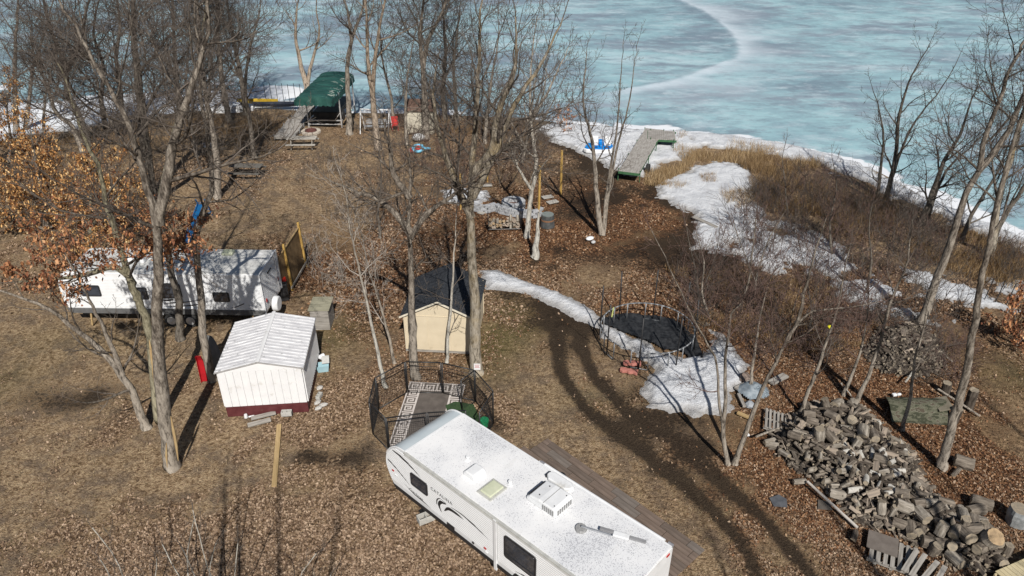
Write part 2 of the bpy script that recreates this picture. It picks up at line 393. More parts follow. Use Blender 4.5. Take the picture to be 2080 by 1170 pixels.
def snow(poly, rag=.6, h=.16, step=.11, soft=.7, cut=0.0, label=None, hole=None):
    poly = PP(poly); X = [p[0] for p in poly]; Y = [p[1] for p in poly]
    def prof(x, y):
        s = sdpoly(x, y, poly) + (fbm(x, y, .9, 4, 15) - .5) * rag * 2.2 + (fbm(x, y, 4.5, 4, 1) - .5) * rag * 1.5
        if cut: s = s - cut * sstep(.45, .62, fbm(x, y, .8, 4, 22)) * 3
        if hole is not None:
            for cx, cy, r in hole: s = np.minimum(s, np.hypot(x - cx, y - cy) - r + (fbm(x, y, 2, 3, 4) - .5))
        return s
    dz = lambda x, y: ground_z(x, y) - .05 + (h + .05) * sstep(-.15, soft, prof(x, y)) + (fbm(x, y, 1.7, 5, 31) - .5) * .11 * sstep(0, .5, prof(x, y))
    xs_ = np.arange(min(X) - 1.5, max(X) + 1.5, step); ys_ = np.arange(min(Y) - 1.5, max(Y) + 1.5, step)
    o = link('snow', grid_mesh('snow', xs_, ys_, dz, MS, {'depth': lambda x, y: np.clip(prof(x, y) / soft, 0, 1)}, keep=lambda x, y: prof(x, y) > -.15))
    tag(o, kind='stuff', label=label); return o
snow([(1080, 254), (1160, 250), (1240, 256), (1330, 262), (1390, 264), (1420, 290), (1400, 320), (1340, 335), (1320, 370), (1262, 350), (1228, 338), (1180, 312), (1130, 292), (1100, 275)], .5, .2, .13, label='old snow around the paddle boat and the dock')
snow([(1380, 262), (1500, 275), (1600, 289), (1700, 312), (1780, 342), (1850, 380), (1950, 422), (2080, 478), (2200, 528), (2200, 575), (2080, 522), (1950, 462), (1850, 416), (1750, 372), (1640, 330), (1500, 303), (1400, 300)], .8, .2, .14, label='strip of snow along the reedy shoreline')
snow([(1330, 378), (1400, 342), (1450, 325), (1512, 336), (1548, 370), (1532, 400), (1568, 430), (1560, 470), (1500, 500), (1400, 505), (1402, 478), (1420, 455), (1385, 425), (1335, 400)], .5, .2, .12, label='large snow field between the dock and the brush')
snow([(1460, 470), (1600, 450), (1690, 474), (1740, 520), (1775, 560), (1830, 600), (1880, 635), (1945, 652), (1880, 662), (1800, 642), (1730, 617), (1660, 592), (1600, 562), (1540, 545), (1490, 520), (1420, 512)], .75, .17, .12, cut=.5, label='broken snow strip running through the brush to the leaning tree')
snow([(1826, 540), (1890, 548), (1960, 575), (2030, 600), (2120, 628), (2120, 650), (2000, 640), (1920, 622), (1860, 600), (1838, 570)], .6, .15, .13, cut=.2, label='snow patch behind the tall leaning tree on the right')
snow([(1990, 560), (2090, 560), (2140, 600), (2080, 612), (2010, 596)], .5, .14, .13, cut=.3, label='snow patch by the wire fence at the right edge')
snow([(966, 544), (1010, 546), (1080, 572), (1130, 590), (1185, 614), (1226, 642), (1216, 668), (1168, 654), (1125, 624), (1078, 602), (1020, 592), (985, 588)], .18, .17, .09, label='narrow snow trail from the cream shed to the trampoline')
snow([(1215, 655), (1262, 672), (1310, 690), (1340, 712), (1385, 722), (1430, 715), (1452, 690), (1440, 668), (1475, 680), (1532, 742), (1520, 785), (1488, 810), (1486, 852), (1430, 850), (1370, 838), (1310, 830), (1286, 800), (1296, 770), (1322, 748), (1300, 730), (1255, 700), (1222, 680)], .35, .22, .08, label='big snow patch spilling out from under the trampoline')
snow([(1372, 634), (1395, 640), (1404, 655), (1378, 654)], .15, .1, .08, label='small snow patch inside the trampoline ring')
snow([(1415, 652), (1440, 650), (1452, 660), (1428, 664)], .15, .1, .08, label='small snow patch right of the trampoline')
snow([(890, 385), (935, 376), (985, 376), (1010, 392), (980, 418), (955, 424), (905, 412)], .4, .14, .1, cut=.1, label='snow patch beside the stone fire pit')
snow([(640, 602), (665, 598), (694, 606), (688, 622), (655, 620)], .3, .06, .08, cut=.1, label='melting ice patch behind the white metal shed')
snow([(402, 288), (434, 286), (438, 300), (405, 302)], .3, .12, .1, label='small snow patch among the lakeside trunks')
snow([(1622, 816), (1660, 812), (1678, 824), (1650, 838), (1628, 832)], .2, .14, .08, label='snow patch at the top of the firewood heap')
snow([(0, 285), (60, 272), (130, 268), (220, 250), (300, 244), (330, 236), (330, 228), (0, 262)], .8, .16, .14, label='snow along the left shoreline')

# ---- fallen leaves as real flakes
def leaf_mat(name, stops):
    m, n, l, b = newmat(name, .8, .2)
    r = n.new('ShaderNodeNewGeometry').outputs['Random Per Island']
    l.new(ramp(n, l, r, stops), b.inputs['Base Color']); return m
def flakes(name, cx, cy, cz, size, mat, tilt=.5, label=None, parent=None, nrm=None):
    k = len(cx); a = rng.random(k) * 2 * np.pi; tx = rng.normal(0, tilt, k); ty = rng.normal(0, tilt, k)
    size = size * (0.6 + .8 * rng.random(k)); asp = .5 + .4 * rng.random(k)
    c, s = np.cos(a), np.sin(a)
    out = np.zeros((k, 4, 3))
    for i, (u, v) in enumerate([(-1, -.5), (.1, -.75), (1, .3), (-.2, .8)]):
        X = u * size; Y = v * size * asp * 1.2
        out[:, i, 0] = cx + X * c - Y * s; out[:, i, 1] = cy + X * s + Y * c
        out[:, i, 2] = cz + X * tx + Y * ty + (.3 * size if i % 2 else 0)
    F = np.arange(k * 4).reshape(k, 4)
    o = link(name, mesh_np(name, out.reshape(-1, 3), [F], mat), parent)
    return tag(o, kind='stuff', label=label)
K = 620000
u_, w_ = rng.random(K), rng.random(K)
ly = 13.2 + 38 * w_ ** 1.55; lx = (u_ * 2 - 1) * (ly * .86 + 10) * .86
dens = m_leaf(lx, ly) * (1 - .8 * m_mud(lx, ly)) * .95 + .06
ok = (rng.random(K) < np.maximum(0, dens - .06) ** 1.6 * 1.15 * (1 - sstep(.25, .6, m_mud(lx, ly))) + .012) & (shore_sd(lx, ly) > .5)
lx, ly = lx[ok], ly[ok]
isred = rng.random(len(lx)) < m_red(lx, ly) * .8
MLT = leaf_mat('oak_leaf_tan', [(0, (.06, .036, .021)), (.25, (.15, .096, .062)), (.6, (.27, .187, .122)), (.88, (.38, .275, .195)), (1, (.45, .34, .24))])
MLR = leaf_mat('oak_leaf_red', [(0, (.03, .015, .009)), (.3, (.105, .048, .025)), (.65, (.2, .1, .05)), (.9, (.3, .175, .095)), (1, (.42, .3, .2))])
for nm_, msk, mt, lb in (('leaf_litter', ~isred, MLT, 'pale tan fallen oak leaves scattered over the dead grass'), ('leaf_litter', isred, MLR, 'reddish brown fallen leaves lying around the fire pit and brush')):
    X, Y = lx[msk], ly[msk]
    flakes(nm_, X, Y, ground_z(X, Y) + .012, .036 + .018 * (Y > 28), mt, label=lb)
# short dead grass tufts
K = 60000
w_ = rng.random(K); gy = 13.5 + 30 * w_ ** 1.4; gx = (rng.random(K) * 2 - 1) * (gy * .86 + 8) * .86
ok = (m_leaf(gx, gy) < .5) & (m_mud(gx, gy) < .5) & (shore_sd(gx, gy) > .3); gx, gy = gx[ok], gy[ok]
MGR = leaf_mat('dead_grass_blade', [(0, (.12, .085, .045)), (.5, (.25, .185, .1)), (1, (.4, .31, .19))])
def blades(name, x, y, z, h, w, mat, lean=.5, label=None):
    k = len(x); a = rng.random(k) * 2 * np.pi; h = h * (.5 + rng.random(k)); lx_, ly_ = rng.normal(0, lean, k) * h, rng.normal(0, lean, k) * h
    c, s = np.cos(a) * w, np.sin(a) * w
    V = np.stack([np.stack([x - c, y - s, z], -1), np.stack([x + c, y + s, z], -1), np.stack([x + lx_, y + ly_, z + h], -1)], 1).reshape(-1, 3)
    return tag(link(name, mesh_np(name, V, [np.arange(k * 3).reshape(k, 3)], mat)), kind='stuff', label=label)
blades('dead_grass', gx, gy, ground_z(gx, gy) - .01, .07, .012, MGR, .9, 'matted short dead grass of the lawn')

# ================================================================== TREES
def bark_mat(name, c1, c2, lich=None):
    m, n, l, b = newmat(name, .9, .15)
    co = n.new('ShaderNodeTexCoord').outputs['Object']
    f = noise(n, l, co, 9, 6, .7, (1, 1, .3)); f2 = noise(n, l, co, 1.3, 4, .6); f3 = noise(n, l, co, 30, 3, .7, (1, 1, .4))
    c = ramp(n, l, f, [(.38, tuple(x * .35 for x in c1)), (.48, c1), (.62, c2)])
    c = mix(n, l, ramp(n, l, f3, [(.35, .5), (.55, 0.0)]), c, tuple(x * .35 for x in c1))
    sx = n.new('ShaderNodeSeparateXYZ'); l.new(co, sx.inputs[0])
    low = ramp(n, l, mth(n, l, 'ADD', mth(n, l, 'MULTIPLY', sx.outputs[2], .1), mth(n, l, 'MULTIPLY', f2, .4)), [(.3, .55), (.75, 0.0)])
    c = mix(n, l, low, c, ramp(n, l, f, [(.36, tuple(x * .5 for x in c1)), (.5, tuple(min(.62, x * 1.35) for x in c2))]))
    if lich: c = mix(n, l, ramp(n, l, f2, [(.5, 0.0), (.68, .55)]), c, lich)
    l.new(c, b.inputs['Base Color']); bump(n, l, b, f, .9, .05); return m
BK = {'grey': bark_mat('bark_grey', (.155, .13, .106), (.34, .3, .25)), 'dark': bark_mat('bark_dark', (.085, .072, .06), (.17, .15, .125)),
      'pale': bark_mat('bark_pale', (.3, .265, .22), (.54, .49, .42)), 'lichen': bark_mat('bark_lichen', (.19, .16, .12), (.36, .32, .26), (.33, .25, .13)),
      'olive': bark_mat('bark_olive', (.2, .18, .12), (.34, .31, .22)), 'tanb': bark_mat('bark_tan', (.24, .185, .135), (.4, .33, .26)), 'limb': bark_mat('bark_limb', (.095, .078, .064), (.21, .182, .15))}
TW = {'grey': simple('twig_grey', (.072, .058, .048), (.15, .126, .106), 2), 'dark': simple('twig_dark', (.05, .04, .034), (.105, .086, .073), 2),
      'red': simple('twig_red', (.085, .052, .043), (.155, .102, .084), 2), 'pale': simple('twig_pale', (.27, .235, .2), (.38, .34, .3), 2)}
MOAK = leaf_mat('oak_leaf_orange', [(0, (.09, .035, .016)), (.3, (.26, .115, .04)), (.65, (.48, .25, .09)), (.9, (.66, .42, .18)), (1, (.8, .6, .34))])
MOAKR = leaf_mat('oak_leaf_rust', [(0, (.1, .035, .02)), (.4, (.24, .1, .05)), (.8, (.42, .2, .09)), (1, (.55, .33, .18))])

def tube_mesh(name, lines, mat, wob=0.0):
    """lines: list of (pts, radii, sides)"""
    groups = {}
    for p, r, s in lines: groups.setdefault((len(p), s), []).append((p, r))
    V = []; F4 = []; F3 = []; base = 0
    for (n, s), L in groups.items():
        A = np.array([p for p, _ in L], float); Rr = np.array([r for _, r in L], float); m = len(L)
        T = np.empty_like(A); T[:, 1:-1] = A[:, 2:] - A[:, :-2] if n > 2 else T[:, 1:-1]; T[:, 0] = A[:, 1] - A[:, 0]; T[:, -1] = A[:, -1] - A[:, -2]
        T /= np.linalg.norm(T, axis=2, keepdims=True) + 1e-9
        ref = np.zeros((m, 1, 3)); D = A[:, -1] - A[:, 0]; vert = np.abs(D[:, 2]) > .8 * np.linalg.norm(D, axis=1)
        ref[vert, 0, 0] = 1; ref[~vert, 0, 2] = 1
        U = np.cross(T, np.broadcast_to(ref, T.shape)); U /= np.linalg.norm(U, axis=2, keepdims=True) + 1e-9
        W = np.cross(T, U)
        a = np.arange(s) * 2 * np.pi / s
        if wob:
            rad = Rr[:, :, None] * (1 + wob * (rng.random((m, 1, s)) - .5) + wob * .5 * (rng.random((m, n, s)) - .5))
        else: rad = np.repeat(Rr[:, :, None], s, 2)
        pts = A[:, :, None, :] + rad[..., None] * (U[:, :, None, :] * np.cos(a)[None, None, :, None] + W[:, :, None, :] * np.sin(a)[None, None, :, None])
        idx = base + np.arange(m * n * s).reshape(m, n, s)
        q = np.stack([idx[:, :-1], idx[:, 1:], np.roll(idx, -1, 2)[:, 1:], np.roll(idx, -1, 2)[:, :-1]], -1).reshape(-1, 4)
        F4.append(q); V.append(pts.reshape(-1, 3)); base += m * n * s
    return mesh_np(name, np.concatenate(V), F4, mat, smooth=True)

def torn(root, pts, mat, w=.07, off=.2):
    """strips of bare wood on a trunk; points are photo points on the trunk"""
    by = root.location.y; L = []
    for px, py in pts:
        d = ray(px, py); t = (by - off) / d[1]; L.append((d[0] * t - root.location.x, -off, CAM_H + d[2] * t - root.location.z))
    P_, R_ = smooth_line(L, [.01] + [w] * (len(L) - 2) + [.01], 4)
    link('bare_wood', tube_mesh('bare_wood', [(P_, R_, 6)], mat), root)
def nrmz(d):
    L = math.sqrt(d[0] * d[0] + d[1] * d[1] + d[2] * d[2]) + 1e-9; return (d[0] / L, d[1] / L, d[2] / L)
def deflect(d, ang, az):
    a = (0, 0, 1) if abs(d[2]) < .9 else (1, 0, 0)
    u = nrmz((d[1] * a[2] - d[2] * a[1], d[2] * a[0] - d[0] * a[2], d[0] * a[1] - d[1] * a[0]))
    w = (d[1] * u[2] - d[2] * u[1], d[2] * u[0] - d[0] * u[2], d[0] * u[1] - d[1] * u[0])
    c, s = math.cos(ang), math.sin(ang); ca, sa = math.cos(az), math.sin(az)
    return tuple(d[i] * c + (u[i] * ca + w[i] * sa) * s for i in range(3))
RG = rnd.gauss; RR = rnd.random
NSEG = {1: 7, 2: 5, 3: 3, 4: 1}; SIDES = {1: 5, 2: 4, 3: 3, 4: 3}
KIDS = {1: 2.2, 2: 3.5, 3: 6.0}
def grow(out, tips, p, d, L, r, lvl, maxl, trop, wob, dens, rmin):
    n = NSEG[lvl]; st = L / n; pts = [p]; rs = [r]; dd = d; dirs = [d]
    for i in range(n):
        dd = nrmz((dd[0] + RG(0, wob), dd[1] + RG(0, wob), dd[2] + RG(0, wob) + trop))
        p = (p[0] + dd[0] * st, p[1] + dd[1] * st, p[2] + dd[2] * st)
        pts.append(p); dirs.append(dd); rs.append(max(rmin, r * (1 - .72 * (i + 1) / n)))
    out[lvl].append((pts, rs, SIDES[lvl]))
    if lvl >= maxl:
        tips.append(p); tips.append(pts[0]); return
    k = max(2, int(L * KIDS[lvl] * dens + RR()))
    k = min(k, {1: 13, 2: 11, 3: 10}[lvl])
    az0 = RR() * 6.28
    for j in range(k):
        t = .18 + .8 * (j + RR() * .7) / k
        i = min(n - 1, int(t * n)); f = t * n - i
        q = tuple(pts[i][a] + (pts[i + 1][a] - pts[i][a]) * f for a in range(3))
        cd = deflect(dirs[i], R(28 + 38 * RR()), az0 + j * 2.4 + RR() * .8)
        cl = L * (.62 - .3 * t) * (.75 + .5 * RR())
        grow(out, tips, q, cd, cl, max(rmin, rs[i] * .58), lvl + 1, maxl, trop * .9, wob * 1.1, dens, rmin)
    grow(out, tips, p, dd, L * .38, rs[-1], lvl + 1, maxl, trop, wob, dens, rmin)

def smooth_line(pts, rs, sub=3, wob=.0):
    """catmull-rom"""
    P_ = [np.array(p, float) for p in pts]; o = []; ro = []
    for i in range(len(P_) - 1):
        p0 = P_[max(0, i - 1)]; p1 = P_[i]; p2 = P_[i + 1]; p3 = P_[min(len(P_) - 1, i + 2)]
        for k in range(sub):
            t = k / sub
            q = .5 * ((2 * p1) + (-p0 + p2) * t + (2 * p0 - 5 * p1 + 4 * p2 - p3) * t * t + (-p0 + 3 * p1 - 3 * p2 + p3) * t ** 3)
            if wob and (i or k): q = q + np.array([RG(0, wob), RG(0, wob), 0])
            o.append(tuple(q)); ro.append(rs[i] + (rs[i + 1] - rs[i]) * t)
    o.append(tuple(P_[-1])); ro.append(rs[-1]); return o, ro

def tree(label, stems, r0=.2, bark='grey', twig='grey', cat='tree', name='bare_tree', ext=3.0, cs=.45, limbs=10, ll=3.2, dens=1.0, maxl=4, group=None,
         leaves=0, leafmat=None, lstem=None, rt=.45, dy=0.0, rmin=.006, trop=.07, wob=.13, base=None):
    """stems: lists of photo points; the first stem's first point is the foot. Each stem stands in the upright plane through the foot."""
    bx, by = P(*stems[0][0]) if base is None else base
    root = thing(name, label, cat, (bx, by, ground_z(np.array(bx), np.array(by)).item() - .05), 0, group)
    out = {1: [], 2: [], 3: [], 4: []}; tips = []
    R0 = r0
    for si, st in enumerate(stems):
        L = []
        if base is None:
            for k, (px, py) in enumerate(st):
                d = ray(px, py); yy = by + (0 if k == 0 and si == 0 else dy * max(0, (st[0][1] - py)) / 100.0); t = yy / d[1]
                L.append((d[0] * t - bx, yy - by, CAM_H + d[2] * t + .05))
        else: L = [tuple(p) for p in st]
        rr0 = R0 if si == 0 else (R0 * .62 if base is not None or len(st) < 3 else R0 * .66)
        cum = [0]
        for a, b in zip(L[:-1], L[1:]): cum.append(cum[-1] + math.dist(a, b))
        H = cum[-1]; e = ext if si == 0 else ext * .9
        # continue above the last point the photo shows
        d = nrmz(tuple(L[-1][i] - L[-2][i] for i in range(3)))
        q = L[-1]
        ne = int(e / .9)
        for k in range(ne):
            d = nrmz((d[0] + RG(0, .1), d[1] + RG(0, .12), d[2] + RG(0, .05) + .08)); q = tuple(q[i] + d[i] * .9 for i in range(3)); L.append(q); cum.append(cum[-1] + .9)
        T = cum[-1] + .5
        rs = [max(.014, rr0 * (1 - .93 * (c / T)) ** 1.05) for c in cum]
        if si == 0:                      # root flare
            L.insert(1, tuple(L[0][i] + (L[1][i] - L[0][i]) * min(.5, .3 / max(.3, cum[1])) for i in range(3))); rs[0] = rr0 * 1.35; rs.insert(1, rr0 * 1.02)
            cum = [0]
            for a, b in zip(L[:-1], L[1:]): cum.append(cum[-1] + math.dist(a, b))
        pts, rr = smooth_line(L, rs, 3, .012 if r0 < .12 else .022)
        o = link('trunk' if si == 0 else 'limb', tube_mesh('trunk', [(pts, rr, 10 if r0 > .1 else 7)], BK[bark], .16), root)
        # side limbs
        nl = limbs if si == 0 else max(2, int(limbs * .6))
        n = len(pts); az = RR() * 6.28
        c0 = cs if si == 0 else .15
        for j in range(nl):
            t = c0 + (1 - c0) * (j + RR() * .8) / nl
            i = min(n - 2, int(t * (n - 1))); p = pts[i]; dd = nrmz(tuple(pts[i + 1][a] - pts[i][a] for a in range(3)))
            cd = deflect(dd, R(62 - 26 * t + RG(0, 8)), az + j * 2.4 + RG(0, .3))
            l_ = ll * (1.12 - .75 * (t - c0) / (1 - c0 + 1e-6)) * (.7 + .6 * RR()) * (1 if si == 0 else .75)
            grow(out, tips, p, cd, l_, min(rr[i] * .5, rt * r0 * .85), 1, maxl, trop, wob, dens, rmin)
        grow(out, tips, pts[-1], nrmz(tuple(pts[-1][a] - pts[-2][a] for a in range(3))), ll * .35, rr[-1], 2, maxl, trop, wob, dens, rmin)
    if out[1]:
        big = [x for x in out[1]]
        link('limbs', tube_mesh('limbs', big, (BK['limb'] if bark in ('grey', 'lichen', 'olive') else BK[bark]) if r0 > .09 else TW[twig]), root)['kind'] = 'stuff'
    rest = out[2] + out[3] + out[4]
    if rest:
        o = link('twigs', tube_mesh('twigs', rest, TW[twig]), root); o['kind'] = 'stuff'
    if leaves and tips:
        T = np.array(tips); 
        if lstem is not None: T = T[lstem(T)]
        if len(T):
            idx = rng.integers(0, len(T), leaves); c = T[idx] + rng.normal(0, .075, (leaves, 3))
            flakes('dead_leaves', c[:, 0], c[:, 1], c[:, 2], .048, leafmat or MOAK, .9, parent=root)
    return root

# ------------------------------------------------------------------ every trunk the photo shows
T = tree
# left foreground cluster
BAREW = simple('bare_torn_wood', (.5, .38, .2), (.36, .24, .12), 5, .8, .2, bmp=.4, stretch=(3, 3, .4))
t1 = T('huge grey oak with torn pale bark at its foot, nearest trunk at left', [[(348, 948), (338, 860), (324, 760), (318, 660), (321, 560), (318, 460), (300, 380), (270, 280), (235, 200), (190, 120)],
   [(322, 450), (338, 365), (350, 290), (372, 220), (398, 140), (420, 60)]], .25, 'grey', 'grey', 'oak tree', ext=2.5, cs=.5, limbs=12, ll=3.4, dens=1.0)
torn(t1, [(362, 936), (358, 905), (352, 872), (347, 845)], BAREW, .05, .2)
torn(t1, [(340, 950), (338, 925), (338, 900)], BAREW, .04, .25)
t3 = T('tree left of the huge oak, leaning hard left with yellow bare wood', [[(325, 856), (312, 735), (300, 660), (278, 605), (256, 537), (231, 464), (214, 400), (196, 330), (160, 250)],
   [(278, 605), (262, 560), (228, 540), (180, 555), (150, 560)]], .2, 'olive', 'grey', 'oak tree', ext=2.5, cs=.45, limbs=10, ll=2.8, leaves=5000, leafmat=MOAKR, lstem=lambda t: (t[:, 2] < 8.5))
torn(t3, [(318, 800), (313, 760), (308, 720), (303, 690)], BAREW, .06, .14)
T('slim tree with low sprawling boughs reaching left over the grass', [[(298, 868), (273, 806), (248, 759), (201, 708), (141, 656), (77, 614), (0, 588)], [(248, 759), (231, 716), (205, 652), (180, 605), (160, 570)],
   ], .15, 'grey', 'grey', 'tree', ext=1.5, cs=.3, limbs=9, ll=1.8, dens=.8)
T('dark straight tree between the huge oak and the far camper', [[(366, 690), (363, 614), (350, 560), (340, 500), (328, 440), (312, 380), (296, 290), (285, 200), (272, 110)]], .17, 'dark', 'grey', 'tree', cs=.5, limbs=10, ll=3)
T('tall grey tree with the red sled against its foot', [[(432, 772), (421, 720), (410, 650), (409, 600), (402, 549), (404, 443), (430, 390), (424, 290), (410, 200), (404, 100)]], .16, 'grey', 'grey', 'tree', cs=.42, limbs=12, ll=3.0)
# left lake side
T('speckled tree with light lichen bark by the left lawn', [[(328, 400), (342, 325), (356, 263), (376, 212), (393, 154), (407, 103), (415, 30)]], .22, 'olive', 'grey', 'tree', cs=.35, limbs=10, ll=3.6, dens=1.2)
T('thick dark oak behind the lichen covered tree', [[(304, 396), (299, 330), (288, 239), (281, 154), (270, 68), (272, -20)]], .36, 'dark', 'dark', 'oak tree', cs=.3, limbs=14, ll=4.6, dens=1.2)
T('mid lawn tree left of the dark picnic table', [[(441, 402), (441, 325), (431, 256), (417, 188), (410, 120), (401, 20)]], .24, 'grey', 'grey', 'tree', cs=.4, limbs=12, ll=3.8, dens=1.2)
T('straight shoreline tree just in front of the white boat', [[(466, 247), (455, 188), (448, 137), (441, 51), (440, -20)]], .26, 'grey', 'grey', 'tree', cs=.4, limbs=11, ll=4, dens=1.2)
T('dark shoreline tree left of the yellow canoe', [[(500, 232), (492, 170), (489, 154), (475, 85), (461, 0)]], .24, 'dark', 'grey', 'tree', cs=.3, limbs=11, ll=4, dens=1.2)
T('thin pale tree beside the small snow patch at left', [[(400, 318), (393, 280), (386, 246), (378, 190), (380, 120)]], .12, 'grey', 'grey', 'tree', cs=.3, limbs=8, ll=2.4)
T('grey tree beside the wooden gangway', [[(517, 322), (510, 270), (506, 240), (497, 180), (505, 110), (520, 50)]], .17, 'grey', 'grey', 'tree', cs=.35, limbs=10, ll=3.2, dens=1.2)
T('leaning tree at far left with a dark fork twin behind', [[(171, 322), (147, 256), (116, 232), (98, 180), (70, 110)], ], .2, 'grey', 'grey', 'tree', cs=.4, limbs=9, ll=3.2, dens=1.2)
T('dark forked tree at far left above the leaning one', [[(187, 318), (170, 260), (150, 215), (137, 188), (130, 130), (103, 62), (90, 0)], [(132, 150), (160, 90), (175, 20)]], .27, 'dark', 'dark', 'tree', cs=.3, limbs=12, ll=4, dens=1.2)
T('straight grey tree at the upper left corner', [[(30, 262), (28, 200), (26, 120), (31, 34), (34, -20)]], .23, 'grey', 'grey', 'tree', cs=.3, limbs=9, ll=3.6, dens=1.2)
T('slanting tree near the upper left corner', [[(45, 255), (55, 180), (62, 120), (82, 58), (98, 0)]], .17, 'grey', 'grey', 'tree', cs=.3, limbs=8, ll=3)
T('narrow tree behind the lichen tree near the left shore', [[(368, 240), (362, 205), (356, 130), (352, 51), (350, -30)]], .24, 'dark', 'grey', 'tree', cs=.25, limbs=11, ll=4, dens=1.2)
T('crooked shoreline tree above the left snow', [[(215, 262), (205, 200), (212, 140), (190, 70), (200, 0)]], .2, 'dark', 'dark', 'tree', cs=.2, limbs=12, ll=4, dens=1.2)
T('many branched tree on the left shore', [[(250, 258), (245, 190), (236, 120), (243, 50), (235, -20)]], .22, 'grey', 'dark', 'tree', cs=.2, limbs=13, ll=4.4, dens=1.2)
T('young tree in the far left shrubs', [[(90, 300), (88, 240), (95, 180), (110, 120)]], .12, 'grey', 'dark', 'tree', cs=.2, limbs=9, ll=3)
T('bare tree leaning over the white boat', [[(420, 240), (424, 180), (432, 110), (440, 40)]], .12, 'grey', 'grey', 'tree', cs=.2, limbs=9, ll=3)
# orange leaved oaks
T('oak at far left still holding pale orange leaves', [[(95, 470), (88, 400), (72, 330), (60, 260)], [(92, 440), (140, 380), (170, 330)]], .16, 'grey', 'grey', 'oak tree', ext=.8, cs=.12, limbs=15, ll=2.7, leaves=13000, trop=.03)
T('smaller orange leaved oak behind the front end of the far camper', [[(185, 500), (182, 440), (190, 380), (205, 320)], [(184, 460), (230, 410), (270, 370)]], .14, 'olive', 'grey', 'oak tree', ext=.8, cs=.12, limbs=14, ll=2.4, leaves=12000, trop=.02)
T('orange leaved oak sapling at the left edge by the lake', [[(18, 330), (20, 280), (14, 220), (20, 170)]], .12, 'grey', 'grey', 'oak tree', ext=.6, cs=.1, limbs=11, ll=2.4, leaves=6000, trop=.03)
# lake shore centre
T('tan barked forked tree standing behind the boat lift', [[(622, 180), (618, 150), (606, 100), (598, 50), (600, 0)], [(621, 160), (632, 100), (645, 50), (640, 0)]], .28, 'tanb', 'grey', 'tree', ext=2, cs=.5, limbs=8, ll=3)
T('smooth trunk right against the green boat lift canopy', [[(710, 272), (708, 203), (705, 138), (713, 80), (705, 20)], [(706, 120), (718, 70), (735, 20)]], .24, 'grey', 'grey', 'tree', ext=3, cs=.5, limbs=10, ll=3.4)
T('tall twin stemmed tree in front of the garden swing', [[(769, 303), (761, 241), (756, 190), (749, 151), (746, 100), (744, 30)], [(757, 195), (761, 125), (770, 60), (782, 0)]], .27, 'tanb', 'grey', 'tree', cs=.4, limbs=10, ll=3.8)
T('tall grey tree beside the little cream lakeside shed', [[(865, 285), (864, 222), (859, 137), (853, 68), (860, 10)], [(859, 140), (870, 80), (900, 20)]], .28, 'grey', 'grey', 'tree', cs=.4, limbs=12, ll=4)
T('slim tree right of the twin stemmed tree', [[(826, 295), (824, 230), (828, 160), (838, 90)]], .13, 'grey', 'grey', 'tree', cs=.25, limbs=9, ll=2.8)
T('wiry tree between the twin stemmed tree and the cream lakeside shed', [[(800, 260), (795, 200), (780, 140), (770, 60)]], .13, 'grey', 'grey', 'tree', cs=.25, limbs=9, ll=3)
T('dark tree behind the cream lakeside shed', [[(905, 245), (900, 180), (905, 100), (900, 20)]], .22, 'dark', 'dark', 'tree', cs=.2, limbs=13, ll=4.2)
T('second dark tree right of the cream lakeside shed', [[(930, 262), (925, 200), (922, 130), (930, 60)]], .18, 'dark', 'dark', 'tree', cs=.2, limbs=12, ll=4)
T('bushy lakeside tree with dense upright twigs', [[(985, 290), (990, 220), (1000, 150), (1010, 90)], [(990, 230), (1030, 170), (1050, 110)]], .14, 'grey', 'grey', 'tree', cs=.15, limbs=11, ll=3)
# centre
T('big oak with the small white sign on its trunk in front of the cream shed', [[(968, 757), (965, 680), (964, 600), (958, 520), (956, 430), (959, 342), (963, 270), (967, 226), (972, 150), (975, 80)],
   [(958, 400), (990, 340), (1020, 270), (1045, 210), (1085, 150), (1120, 90)], [(958, 440), (930, 380), (905, 320), (890, 260), (880, 190)], [(960, 350), (1000, 300), (1010, 230), (1040, 160), (1050, 90)]],
  .24, 'lichen', 'grey', 'oak tree', ext=1.8, cs=.45, limbs=12, ll=3.0)
T('gnarled oak rising behind the dog pen at the left corner of the cream shed', [[(844, 768), (839, 700), (837, 644), (835, 572), (834, 500), (830, 430), (836, 370), (832, 330)],
   [(834, 470), (800, 430), (760, 400), (715, 385)], [(834, 480), (870, 430), (915, 400), (950, 370)], [(832, 400), (800, 350), (790, 290)]], .2, 'grey', 'grey', 'oak tree', ext=1.2, cs=.5, limbs=12, ll=2.1, trop=.03)
T('thin straight tree in front of the cream shed wall', [[(907, 735), (910, 680), (917, 608), (921, 536), (926, 460), (930, 400)]], .07, 'pale', 'grey', 'tree', ext=1.5, cs=.3, limbs=9, ll=1.6)
T('thin leaning tree at the left corner of the dog pen', [[(783, 787), (767, 715), (745, 615), (727, 536), (712, 470), (703, 400)]], .085, 'pale', 'pale', 'tree', ext=1.2, cs=.4, limbs=11, ll=1.7)
T('second thin leaning tree just behind the dog pen', [[(801, 737), (785, 662), (759, 579), (741, 510), (725, 440)]], .07, 'grey', 'pale', 'tree', ext=1.2, cs=.35, limbs=11, ll=1.7)
T('thin bare sapling in the lawn left of the stone fire pit', [[(772, 482), (768, 420), (775, 360), (770, 300)]], .08, 'dark', 'grey', 'tree', ext=1, cs=.2, limbs=10, ll=1.9)
T('leaning pale tree beside the log rack', [[(1070, 482), (1074, 433), (1080, 386), (1090, 339), (1083, 280), (1076, 215), (1078, 140), (1085, 70)], [(1081, 386), (1058, 350), (1042, 310)], [(1077, 250), (1110, 190), (1140, 130)]], .15, 'pale', 'grey', 'tree', ext=1.2, cs=.4, limbs=12, ll=2.4)
